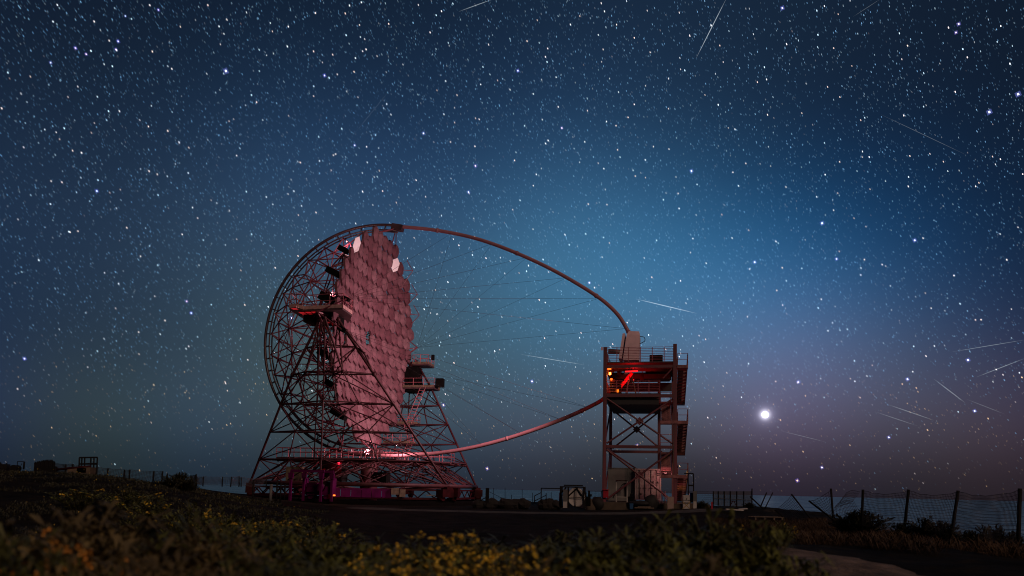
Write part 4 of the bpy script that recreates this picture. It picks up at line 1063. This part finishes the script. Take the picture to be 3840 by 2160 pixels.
# ------------------------------------------------------------------ gantry in front of the near bogie
o = thing('gantry', 'magenta steel goal post gantry in front of the telescope base', 'gantry', at(1157, 1880, 66), TR * .4)
g0 = at(1157, 1880, 66); gt = at(1157, 1766, 66).z - g0.z
for px, dy in ((1085, 0), (1114, 1.4), (1202, 0), (1224, 1.4)):
    x = (at(px, 1880, 66).x - g0.x); zz = gt
    beam('post', (x, dy, 0), (x, dy, zz - .1), .2, .2, M['magenta'], o)
    MB().box((x, dy, zz - .42), (.34, .34, .5), None, 1.15).build('bracket', M['magenta'], o)
x0, x1 = at(1083, 1880, 66).x - g0.x, at(1230, 1880, 66).x - g0.x
beam('beam', (x0, 0, gt), (x1 - .4, 0, gt), .2, .2, M['magenta'], o); beam('beam', (x0 + .6, 1.4, gt), (x1, 1.4, gt), .2, .2, M['magenta'], o)
for px, t, b_, lab in ((946, 1800, 1890, 'leftmost bare fence post near the telescope foot'), (1013, 1815, 1900, 'stout pale fence post second from the left'), (1036, 1800, 1880, 'thin fence post in the middle of the five'), (1050, 1812, 1885, 'thin fence post right of the middle one'), (1066, 1816, 1875, 'rightmost bare fence post left of the gantry')):
    w_ = .11 if px == 1013 else .06
    pp = MB().tube((0, 0, 0), (0, 0, at(px, t, 55).z - at(px, b_, 55).z), w_, 7).build('post', M['grey'] if px == 1013 else M['fence']); pp.location = at(px, b_, 55); tag(pp, lab, 'post', 'bare fence posts by the left telescope foot')
# ------------------------------------------------------------------ things along the left skyline
def on_ground(px, Y, dz=0.0):
    p = at(px, 1850, Y); return Vector((p.x, Y, hground(p.x, Y) + dz))
o = thing('post_rack', 'black rack of upright pickets with notched tops on the left skyline', 'rack', at(164, 1786, 44), .06)
for k in range(10):
    px = 130 + 7.4 * k; x = at(px, 1786, 44).x - at(164, 1786, 44).x; t = at(px, 1738 - min(k, 5) * 1.6 + (6 if k == 9 else 0), 44).z - at(164, 1786, 44).z
    pk = MB().box((0, 0, t / 2 - .1), (.095, .08, t + .2)).box((0, 0, t + .05), (.06, .06, .10)).box((0, 0, t + .01), (.13, .06, .05)).build('picket', M['iron'], o); pk.location = (x, .02 * (k % 2), 0)
bx = MB(); w = at(203, 1786, 44).x - at(126, 1786, 44).x
for z in (.1, .3, .5): bx.box((.02, .1, z), (w, .06, .17))
bx.build('side_board', M['iron'], o)
o = thing('scaffold_frame', 'dark open steel scaffold frame standing on the left skyline', 'frame', at(331, 1784, 47), .1)
b0 = at(331, 1784, 47)
def P(px, py, dy=0.0): q = at(px, py, 47 + dy); return q - b0
m = MB()
for (t, b_) in (((300, 1716), (297, 1784)), ((364, 1715), (361, 1784)), ((309, 1717), (306, 1775)), ((319, 1717), (317, 1775)), ((341, 1717), (339, 1775)), ((352, 1717), (350, 1775))): m.tube(P(*b_), P(*t), .045, 5)
for p, q in (((300, 1716), (364, 1715)), ((299, 1740), (363, 1738)), ((300, 1740), (363, 1740)), ((345, 1757), (362, 1757))): m.tube(P(*p), P(*q), .05, 5)
m.build('pipe', M['iron'], o)
o = thing('boom', 'long dark red beam lying aslant across the left skyline', 'beam', at(268, 1760, 45), 0); b1 = at(268, 1760, 45)
MB().tube(at(203, 1762, 45) - b1, at(340, 1749, 45) - b1, .075, 7).tube(at(198, 1760, 45) - b1, at(214, 1760, 45) - b1, .13, 7).build('beam', M['redpaint'], o)
MB().box(at(300, 1764, 45.3) - b1, (1.1, .7, .28)).box(at(325, 1768, 45.3) - b1, (.8, .7, .5)).build('load', M['wood'], o)
o = thing('cable_reel', 'dark cable reel under an inverted U frame at far left', 'reel', at(64, 1766, 46), .1); b2 = at(64, 1766, 46)
MB().tube((-.1, -.3, .15), (-.1, .0, .15), .2, 16).tube((-.1, .12, .15), (-.1, .3, .15), .2, 16).tube((-.1, 0, .15), (-.1, .12, .15), .12, 12).build('drum', M['iron'], o)
MB().tube(at(63, 1762, 46) - b2, at(66, 1730, 46) - b2, .02, 5).tube(at(66, 1730, 46) - b2, at(90, 1731, 46) - b2, .02, 5).tube(at(90, 1731, 46) - b2, at(87, 1760, 46) - b2, .05, 6).tube(at(73, 1755, 46) - b2, at(82, 1737, 46) - b2, .015, 5).build('pipe', M['iron'], o)
o = thing('scrap_pile', 'low dark pile of scrap with a stick at the far left edge', 'pile', at(12, 1768, 46), 0); b3 = at(12, 1768, 46)
MB().box((-.1, 0, .30), (.7, .6, .28), rot_z(.3)).box((.12, 0, .12), (.4, .5, .24)).ball((-.3, 0, .42), .16, 7, 5).build('scrap', M['iron'], o)
MB().tube(at(24, 1750, 46) - b3, at(26, 1734, 46) - b3, .03, 5).build('stick', M['iron'], o)

# ------------------------------------------------------------------ fences
def panel(a0, a1, b0, b1, nv, nh, parent, sag=0.0, r=.005, name='wire_mesh'):
    """wire mesh stretched between post a (base a0, top a1) and post b"""
    m = MB()
    def q(u, v):
        p = (a0.lerp(a1, v)).lerp(b0.lerp(b1, v), u)
        p.z -= sag * 4 * u * (1 - u) * v + .02 * math.sin(u * 21 + v * 9) * v; p.y += .05 * math.sin(u * 7 + v * 4); return p
    for i in range(nv + 1):
        u = i / nv; pts = [q(u, v) for v in (0, .33, .66, 1)]
        for c, d in zip(pts, pts[1:]): m.tube(c, d, r, 3)
    for j in range(nh + 1):
        v = j / nh; pts = [q(k / 8, v) for k in range(9)]
        for c, d in zip(pts, pts[1:]): m.tube(c, d, r * (1.5 if j in (0, nh) else 1), 3)
    return m.build(name, M['wire'], parent, 'stuff')
def fence(label, posts, gaps=(), sag=.05, vstep=.09, nh=9, rp=.045, r=.009):
    f = thing('wire_fence', label, 'fence', at(posts[0][2], posts[0][3], posts[0][4]), 0, 'wire fences round the site'); o0 = Vector(f.location); ends = []
    for tx, ty, bx_, by, Y in posts:
        b_ = at(bx_, by, Y) - o0; t = at(tx, ty, Y) - o0; ends.append((b_, t))
        MB().tube(b_ - (t - b_) * .12, t, rp, 6).build('post', M['fence'], f)
    for i in range(len(ends) - 1):
        if i in gaps: continue
        (a0, a1), (b0, b1) = ends[i], ends[i + 1]
        panel(a0.lerp(a1, .06), a0.lerp(a1, .98), b0.lerp(b1, .06), b0.lerp(b1, .98), max(4, int((b0 - a0).length / vstep)), nh, f, sag, r)
    return f
fence('near run of wire fence on the left skyline, past the scaffold frame', [(364, 1751, 360, 1788, 45), (405, 1756, 402, 1792, 46), (467, 1761, 464, 1797, 47), (487, 1761, 484, 1800, 46.4), (577, 1767, 574, 1803, 46), (610, 1767, 606, 1815, 45.6)], (), .02, .10, 7)
fence('rear run of wire fence by the dark red beam, left of the scaffold', [(201, 1735, 200, 1772, 52), (247, 1741, 245, 1776, 50), (274, 1740, 272, 1778, 49), (300, 1747, 298, 1780, 49)], (), .02, .10, 7)
fence('wire fence stepping down between the dark bush and the telescope', [(628, 1775, 626, 1805, 52), (719, 1783, 717, 1812, 52), (736, 1778, 731, 1845, 50.5)], (0,), .02, .10, 7)
fence('lowest left wire fence, just left of the telescope foot', [(738, 1787, 737, 1818, 56), (763, 1787, 761, 1820, 58), (835, 1788, 833, 1821, 60), (868, 1788, 865, 1822, 60), (897, 1786, 896, 1822, 62), (905, 1790, 904, 1822, 62), (1000, 1796, 998, 1830, 66)], (), .02, .12, 7)
fence('wire fence between the round reflector and the tower', [(2192, 1841, 2192, 1890, 80), (2212, 1840, 2212, 1890, 80), (2255, 1840, 2254, 1888, 80)], (), .02, .14, 6, .05)
fence('low wire fence behind the stairs in front of the sea', [(2486, 1840, 2486, 1885, 86), (2566, 1841, 2566, 1887, 86), (2612, 1841, 2612, 1888, 84), (2675, 1842, 2675, 1892, 80)], (), .02, .16, 6, .04)
fence('tall wire fence on the right with sagging panels, nearest the right edge', [(3116, 1832, 3125, 1953, 40), (3236, 1836, 3231, 1982, 33), (3407, 1836, 3391, 1992, 30), (3593, 1840, 3568, 2010, 27), (3825, 1832, 3818, 2062, 22)], (0,), .16, .085, 14, .055, .006)
fence('broken wire panel hanging aslant from a leaning post, right of the rubble', [(2968, 1853, 3038, 1943, 48), (2905, 1912, 2955, 1952, 49)], (), .1, .11, 10, .05, .010)
fence('torn wire panel stretched between a leaning post and an upright one', [(3033, 1878, 3126, 1950, 41), (3116, 1833, 3125, 1951, 40.2)], (), .12, .10, 10, .05, .009)
f = thing('wire_fence', 'loose curling wire panel just left of the tall sagging fence', 'fence', at(3140, 1950, 36), 0, 'wire fences round the site')
o0 = Vector(f.location)
panel(at(3128, 1905, 38) - o0, at(3150, 1880, 38) - o0, at(3200, 1880, 34) - o0, at(3222, 1845, 34) - o0, 14, 5, f, -.25, .007)
panel(at(3126, 1950, 38) - o0, at(3128, 1905, 38) - o0, at(3232, 1930, 33) - o0, at(3200, 1880, 34) - o0, 16, 5, f, -.15, .007)
o = thing('net_fence', 'grey net screen on seven dark posts right of the tower', 'fence', at(2675, 1898, 62), 0); o0 = Vector(o.location)
NP = [(2675, 1842, 1892), (2694, 1842, 1896), (2716, 1842, 1898), (2739, 1842, 1898), (2763, 1842, 1900), (2789, 1842, 1902), (2820, 1832, 1906)]
for i, (px, t, b_) in enumerate(NP): rod('post', at(px, b_, 62) - o0, at(px, t, 62) - o0, .05, M['fence'], o, 6)
mnet = bpy.data.materials.new('shade_net'); mnet.use_nodes = True
nt = mnet.node_tree; pb = nt.nodes['Principled BSDF']; pb.inputs['Base Color'].default_value = (.05, .05, .05, 1); pb.inputs['Roughness'].default_value = .9
wv = nt.nodes.new('ShaderNodeTexNoise'); wv.inputs['Scale'].default_value = 5; tcn = nt.nodes.new('ShaderNodeTexCoord'); nt.links.new(tcn.outputs['Object'], wv.inputs['Vector'])
mr = nt.nodes.new('ShaderNodeMapRange'); mr.inputs['To Min'].default_value = .35; mr.inputs['To Max'].default_value = .6; nt.links.new(wv.outputs['Fac'], mr.inputs['Value']); nt.links.new(mr.outputs['Result'], pb.inputs['Alpha'])
for (a, b_) in zip(NP, NP[1:]):
    p = [at(a[0], a[2], 62) - o0, at(b_[0], b_[2], 62) - o0, at(b_[0], max(b_[1], 1842), 62) - o0, at(a[0], 1842, 62) - o0]
    MB().add([v + Vector((0, .03, 0)) for v in p] + [v + Vector((0, .045, 0)) for v in p], [(0, 1, 2, 3), (7, 6, 5, 4), (0, 4, 5, 1), (3, 2, 6, 7)]).build('net_panel', mnet, o)
MB().tube(at(2675, 1868, 61.9) - o0, at(2819, 1876, 61.9) - o0, .025, 5).build('wire', M['wire'], o)
for (t, b_), Y, r_, lab in ((((2813, 1862), (2868, 1914)), 59, .06, 'thick post leaning left, fallen against the net screen'), (((2875, 1847), (2853, 1898)), 60, .05, 'post leaning right, left one of the crossed pair by the rubble'), (((2898, 1847), (2868, 1908)), 60, .04, 'post leaning right, right one of the crossed pair by the rubble')):
    p0, p1 = at(*b_, Y), at(*t, Y); pp = MB().tube((0, 0, 0), p1 - p0, r_, 6).build('post', M['fence']); pp.location = p0; tag(pp, lab, 'post', 'leaning loose posts')
for s_, (px, py) in enumerate(((2885, 1920), (2855, 1925), (2910, 1928), (2770, 1912), (2745, 1914), (2805, 1916))):
    o = rock(at(px, py, 56 + s_) - Vector((0, 0, .25)), (.75, .6, .5 if s_ < 3 else .25), 40 + s_, 'rock')
    tag(o, ['tallest rubble mound under the leaning posts', 'rubble stone left of the tallest mound', 'rubble stone right of the tallest mound', 'flat stone under the middle of the net screen', 'flat stone under the left part of the net screen', 'flat stone under the right end of the net screen'][s_], 'rock', 'rubble by the net screen')
for i, (px0, px1, py, Y, sl, lab) in enumerate(((2722, 2790, 1913, 55, .05, 'pale board lying below the net screen'), (2770, 2805, 1910, 57, -.08, 'short white board right of the pale board'))):
    o = pbox('plank', 'white', px0, py - 3, px1, py, Y, .25)[0]; o.rotation_euler = (0, sl, .1); tag(o, lab, 'plank', 'boards lying below the net screen')
o = thing('pallet', 'pale wooden pallet lying on the ground lower right of the net screen', 'pallet', at(2870, 1949, 32), .1)
for x in (-.55, -.15, .25, .6): MB().box((x, 0, .05), (.06, .6, .10)).build('block', M['wood'], o)
for y in (-.28, 0, .28): MB().box((.02, y, .12), (1.3, .1, .025)).build('slat', M['wood'], o)
o, w, h = pbox('marker', 'red', 2667, 1882, 2673, 1915, 58, .08); tag(o, 'thin red marker stake left of the net screen', 'stake')
o = thing('trestle', 'small red A frame trestle behind the net screen', 'trestle', at(2750, 1900, 60.5), 0)
for s_ in (-1, 1): rod('leg', (.28 * s_, 0, 0), (.06 * s_, 0, .42), .03, M['redpaint'], o, 5)
MB().box((0, 0, .43), (.4, .1, .05)).build('bar', M['redpaint'], o)

# ------------------------------------------------------------------ plants
M['leaf_green'] = mat('leaf_green', (.120, .128, .022), .6, var=.8, scale=1.6)
M['leaf_brown'] = mat('leaf_brown', (.150, .112, .040), .7, var=.8, scale=1.5)
M['leaf_dark'] = mat('leaf_dark', (.022, .024, .010), .7, var=.5, scale=1.5)
M['dry_grass'] = mat('dry_grass', (.050, .026, .009), .8, var=.6, scale=.7)
M['flower'] = mat('flower_yellow', (.80, .54, .05), .6, var=.3, scale=6)
M['flower_orange'] = mat('flower_orange', (.60, .27, .04), .6, var=.3, scale=6)
M['stem'] = mat('plant_stem', (.05, .045, .018), .8, var=.3)
def leafv(m, p, d, L_, w, droop, r_):
    d = d.normalized(); s_ = d.cross(Vector((r_.uniform(-.3, .3), r_.uniform(-.3, .3), 1))).normalized()
    mid = p + d * L_ * .5 + Vector((0, 0, droop * L_ * .15)); tip = p + d * L_ - Vector((0, 0, droop * L_ * .45))
    m.add([p, mid - s_ * w, tip, mid + s_ * w, ], [(0, 1, 3), (1, 2, 3)])
def plant(seed, kind, bloom=.6):
    """unit plant: 1 high, about 1 across -> foliage, stems, flowers"""
    r_ = random.Random(seed); fo, st, fl = MB(), MB(), MB()
    n = {'leafy': 64, 'flower': 60, 'spiky': 85}[kind]
    for i in range(n):
        a = r_.uniform(0, 6.283); lean = r_.uniform(.05, 1.0) ** .8; h = r_.uniform(.5, 1.0) * (1 - .35 * lean)
        tip = Vector((math.cos(a) * lean * .52, math.sin(a) * lean * .52, h)); base = Vector((math.cos(a) * lean * .14, math.sin(a) * lean * .14, 0))
        ctl = Vector((base.x * 1.6, base.y * 1.6, h * .75))
        pts = [base * (1 - t) ** 2 + ctl * 2 * t * (1 - t) + tip * t * t for t in (0, .25, .5, .75, 1)]
        for c, d in zip(pts, pts[1:]): st.tube(c, d, .006, 3)
        k = {'leafy': 26, 'flower': 22, 'spiky': 30}[kind]
        for j in range(k):
            t = .12 + .88 * j / k; f = t * 4; i0 = min(3, int(f)); p = pts[i0].lerp(pts[i0 + 1], f - i0)
            b_ = r_.uniform(0, 6.283); out = Vector((math.cos(b_), math.sin(b_), r_.uniform(-.2, .9)))
            tang = (pts[i0 + 1] - pts[i0]).normalized()
            if kind == 'leafy': leafv(fo, p, out + tang * .7, r_.uniform(.09, .27), r_.uniform(.008, .018), r_.uniform(.2, 1.3), r_)
            elif kind == 'flower': leafv(fo, p, out + tang * .8, r_.uniform(.05, .11), r_.uniform(.008, .018), r_.uniform(0, .8), r_)
            else: leafv(fo, p, out * .7 + tang, r_.uniform(.08, .17), r_.uniform(.010, .020), r_.uniform(-.2, .4), r_)
        if kind == 'flower' and r_.random() < bloom:
            for q in range(r_.randint(2, 5)):
                c = tip + Vector((r_.gauss(0, .03), r_.gauss(0, .03), r_.gauss(.01, .03)))
                for e in range(7):
                    v = Vector((r_.gauss(0, 1), r_.gauss(0, 1), r_.gauss(.2, 1)))
                    leafv(fl, c, v, .030, .012, .0, r_)
    return fo, st, fl
PL = {}
for kd, leafs in (('leafy', ('leaf_green', 'leaf_brown')), ('flower', ('leaf_green',)), ('spiky', ('leaf_dark',))):
    for lm in leafs:
        for sd in range(6 if kd == 'flower' else 3):
            fo, st, fl = plant(sd * 7 + len(kd), kd, .7 if sd < 3 else .10)
            PL[(kd, lm, sd)] = (fo.mesh('foliage', M[lm]), st.mesh('stems', M['stem']), fl.mesh('flowers', M['flower']) if fl.f else None)
cntp = [0]
def put(name, px, py_top, Y, w, kind, lm, label, group, flower=None, cat='shrub'):
    g_ = on_ground(px, Y); top = at(px, py_top, Y).z; h = max(.18, top - g_.z); cntp[0] += 1
    fo, st, fl = PL[(kind, lm, cntp[0] % 3 + (3 if kind == 'flower' and Y > 6.2 else 0))]
    o = thing(name, label, cat, g_ - Vector((0, 0, .03)), cntp[0] * 1.7, group); o.scale = (w, w, h * 1.06)
    link('foliage', fo, o); link('stems', st, o)
    if fl:
        f_ = link('flowers', fl, o, 'stuff')
        if flower: f_.material_slots[0].link = 'OBJECT'; f_.material_slots[0].material = M[flower]
    return o
G1, G2, G3 = 'leafy plants close to the camera', 'yellow flowering plants close to the camera', 'dark bushes along the fences'
for px, t, Y, w, lm, lab in (
    (430, 1872, 4.2, 1.35, 'leaf_brown', 'largest brown leafy bush at lower left, highest top there'), (640, 1892, 4.4, 1.05, 'leaf_green', 'green leafy bush just right of the largest brown bush'),
    (250, 1925, 3.6, .95, 'leaf_brown', 'brown bush left of the largest lower left bush'), (90, 2005, 3.0, .8, 'leaf_green', 'leafy bush in the lower left corner, second from the edge'),
    (-30, 1960, 3.4, .8, 'leaf_green', 'leafy bush cut by the left edge'), (560, 2040, 3.0, .85, 'leaf_brown', 'low brown bush at the bottom below the largest bush'),
    (790, 1962, 4.0, .95, 'leaf_brown', 'brown bush at the right end of the lower left bushes'), (350, 2085, 2.5, .7, 'leaf_brown', 'lowest brown bush at the bottom edge, lower left'),
    (940, 2060, 3.2, .75, 'leaf_green', 'green bush at the bottom between left bushes and flowers'), (1150, 2050, 3.8, .95, 'leaf_green', 'green leafy bush left of the bright flower patch'),
    (1330, 2085, 3.2, .8, 'leaf_green', 'low green bush at the bottom edge left of the bright flowers'), (2230, 1985, 4.6, 1.05, 'leaf_green', 'leftmost bush of the green leafy row at lower right'),
    (2400, 1940, 4.8, 1.05, 'leaf_green', 'green bush second from left in the lower right row'), (2560, 1918, 5.2, 1.1, 'leaf_green', 'tallest green bush below the white cabinet'),
    (2700, 1922, 5.0, 1.05, 'leaf_green', 'green bush right of the tallest one at lower right'), (2820, 1950, 4.8, .9, 'leaf_green', 'rightmost bush of the green leafy row'),
    (2330, 2085, 3.2, .8, 'leaf_brown', 'brownish low bush at the bottom edge right of the flowers'), (2520, 2060, 3.4, .9, 'leaf_green', 'low green bush at the bottom under the tallest bush'),
    (2690, 2070, 3.3, .85, 'leaf_brown', 'low brownish bush at the bottom beside the path'), (2120, 2090, 3.0, .7, 'leaf_green', 'small green bush at the bottom right of the bright flowers'),
    (1240, 1985, 5.6, 1.15, 'leaf_green', 'green bush at the left end of the black ground, centre left'), (1080, 1975, 5.2, 1.0, 'leaf_green', 'green bush between the dim flowers and the black ground'), (1400, 2035, 4.4, .95, 'leaf_green', 'green bush touching the left side of the bright flowers'),
    (1980, 2105, 2.9, .65, 'leaf_brown', 'lowest brownish bush under the right end of the bright flowers'), (2060, 2030, 4.8, .9, 'leaf_green', 'low green bush between bright flowers and the lower right row'),
    (1500, 1995, 6.4, 1.2, 'leaf_green', 'dim green bush behind the left end of the bright flowers'), (1760, 1990, 6.6, 1.3, 'leaf_green', 'dim green bush behind the middle of the bright flowers'), (2090, 1985, 6.2, 1.2, 'leaf_green', 'dim green bush at the edge of the black ground, centre right'), (2310, 1985, 5.8, 1.1, 'leaf_green', 'green bush behind the gap left in the lower right row'), (900, 1975, 5.0, 1.0, 'leaf_green', 'green bush right of the lower left brown bushes'),
    (2860, 2110, 3.2, .6, 'leaf_green', 'small bush overlapping the left edge of the path'), (700, 2110, 2.8, .7, 'leaf_brown', 'bottom brown bush right of the lowest one')):
    put('leafy_bush', px, t, Y, w, 'leafy', lm, lab, G1)
for px, t, Y, w, lab in (
    (1560, 1975, 5.0, .85, 'flower clump with the most yellow blossoms, bottom centre left'), (1690, 1968, 5.2, .9, 'tallest yellow flower clump at bottom centre'),
    (1830, 1985, 4.6, .8, 'yellow flower clump right of the tallest one'), (1960, 2012, 4.2, .7, 'yellow flower clump second from the right end'),
    (2040, 2075, 3.6, .6, 'rightmost yellow flower clump at the bottom centre'), (1470, 2060, 3.9, .7, 'leftmost clump of the bright bottom centre flowers'),
    (1640, 2080, 3.4, .65, 'low flower clump at the bottom edge, left of middle'), (1790, 2095, 3.3, .65, 'low flower clump at the bottom edge, right of middle'),
    (720, 1862, 15, 1.5, 'distant flower clump under the stepping wire fence'), (860, 1885, 12, 1.4, 'flower clump below the leftmost bare fence post'),
    (960, 1905, 10, 1.3, 'flower clump in front of the stout pale post'), (1090, 1900, 11, 1.4, 'flower clump in front of the magenta gantry'),
    (1200, 1925, 9, 1.2, 'flower clump right of the one before the gantry'), (1010, 1965, 6.5, .9, 'dim flower clump left of the dark ground'),
    (270, 1950, 3.3, .55, 'plant with orange blossoms in front of the largest brown bush'), (200, 2000, 3.0, .5, 'plant with orange blossoms nearest the lower left corner'),
    (90, 2010, 3.6, .6, 'flower clump with yellow blossoms at the lower left corner'), (480, 1818, 24, 2.0, 'far flower clump below the left skyline fence'),
    (300, 1815, 22, 2.0, 'far flower clump below the scaffold frame'), (560, 1835, 18, 1.8, 'flower clump on the left slope beneath the dark bush'),
    (2930, 1932, 13, .6, 'small yellow plant in front of the pale pallet'), (2740, 1925, 9.5, .5, 'small yellow plant below the rubble, left of the pallet')):
    put('flowering_plant', px, t, Y, w, 'flower', 'leaf_green', lab, G2, cat='plant', flower='flower_orange' if 'orange' in lab else None)
for px, t, Y, w, lab in (
    (668, 1768, 42, 1.9, 'large dark bush on the left skyline between two fences'), (640, 1785, 41, 1.5, 'lower dark bush left part of the left skyline bush'), (702, 1795, 42, 1.2, 'small dark bush at the right foot of the skyline bush'),
    (3215, 1908, 34, 2.9, 'largest dark bush at the foot of the tall right fence'), (3170, 1932, 34, 1.2, 'small dark bush left of the largest right fence bush'), (3485, 1936, 29, 2.3, 'spiky dark bush between two right fence posts'),
    (3375, 1955, 29, 1.0, 'small spiky bush leaning on a right fence post'), (3560, 1962, 27, .9, 'small dark bush at the thick right fence post'), (3720, 1962, 25, 1.5, 'tall thin dark bush near the right edge'),
    (3640, 1985, 25, 1.2, 'low dark bush left of the tall thin one'), (3790, 1990, 23, 1.0, 'dark bush by the last fence post at right'), (2632, 1874, 68, 1.3, 'agave like dark bush right of the tall grey cabinet'),
    (2812, 1882, 60, 1.2, 'dark bush at the right end of the net screen'), (2893, 1905, 57, .9, 'tiny dark bush on top of the rubble mound'), (590, 1800, 43, 1.1, 'small dark bush at the foot of the skyline fence')):
    put('dark_bush', px, t, Y, w, 'spiky', 'leaf_dark', lab, G3)
# low scrub, dry grass and scattered blossoms that nobody could count
gr = random.Random(21); sc_, dg, wf = MB(), MB(), MB()
def blade(m, p, L_, w, r_, droop=.6):
    a = r_.uniform(0, 6.283); leafv(m, p, Vector((math.cos(a), math.sin(a), r_.uniform(.5, 2.2))), L_, w, droop, r_)
n = 0
while n < 9000:
    y = 3.0 + 57 * gr.random() ** 1.5; t = gr.uniform(-.74, .34)
    if t > -.24 and y > 7.5 - 9 * (t > .12) * 0: 
        if not (t > .30): continue
    x = t * y
    if y > 62 or (y > 48 and t > -.30): continue
    if noise.noise(Vector((x * .45, y * .3, 9))) + .5 * noise.noise(Vector((x * 1.3, y * 1.1, 4))) < -.08: continue
    n += 1; z = hground(x, y); k = gr.randint(4, 8); s_ = .6 + .016 * y
    for j in range(k): blade(sc_, Vector((x + gr.gauss(0, .12), y + gr.gauss(0, .12), z - .02)), gr.uniform(.10, .26) * s_, gr.uniform(.008, .02) * s_, gr)
    if gr.random() < .05 and y < 45:
        c = Vector((x, y, z + gr.uniform(.12, .3) * s_))
        for e in range(5): leafv(wf, c, Vector((gr.gauss(0, 1), gr.gauss(0, 1), gr.gauss(0, 1))), .026 * s_, .012 * s_, .0, gr)
n = 0
while n < 7000:
    y = gr.uniform(13, 48); t = gr.uniform(.26, .70); x = t * y
    if x > xb(y) - .2 or x < 4.8 + .02 * y or (y > 26 and x < 11): continue
    if noise.noise(Vector((x * .7, y * .45, 2))) < -.12: continue
    if abs(x - 4.6) < 1.5 and y < 18: continue
    n += 1; z = hground(x, y)
    dens = 5
    for j in range(dens): blade(dg, Vector((x + gr.gauss(0, .1), y + gr.gauss(0, .1), z - .02)), gr.uniform(.2, .55), gr.uniform(.006, .012), gr, .4)
M['scrub'] = mat('scrub_leaf', (.028, .027, .009), .7, var=.7, scale=.5)
tag(sc_.build('low_scrub', M['scrub'], None, 'stuff'), 'low green scrub covering the dark slope in the foreground', 'scrub')
tag(dg.build('dry_grass', M['dry_grass'], None, 'stuff'), 'reddish dry grass on the bank below the right fence', 'grass')
tag(wf.build('wild_blossoms', M['flower'], None, 'stuff'), 'tiny scattered yellow blossoms over the left slope', 'flowers')
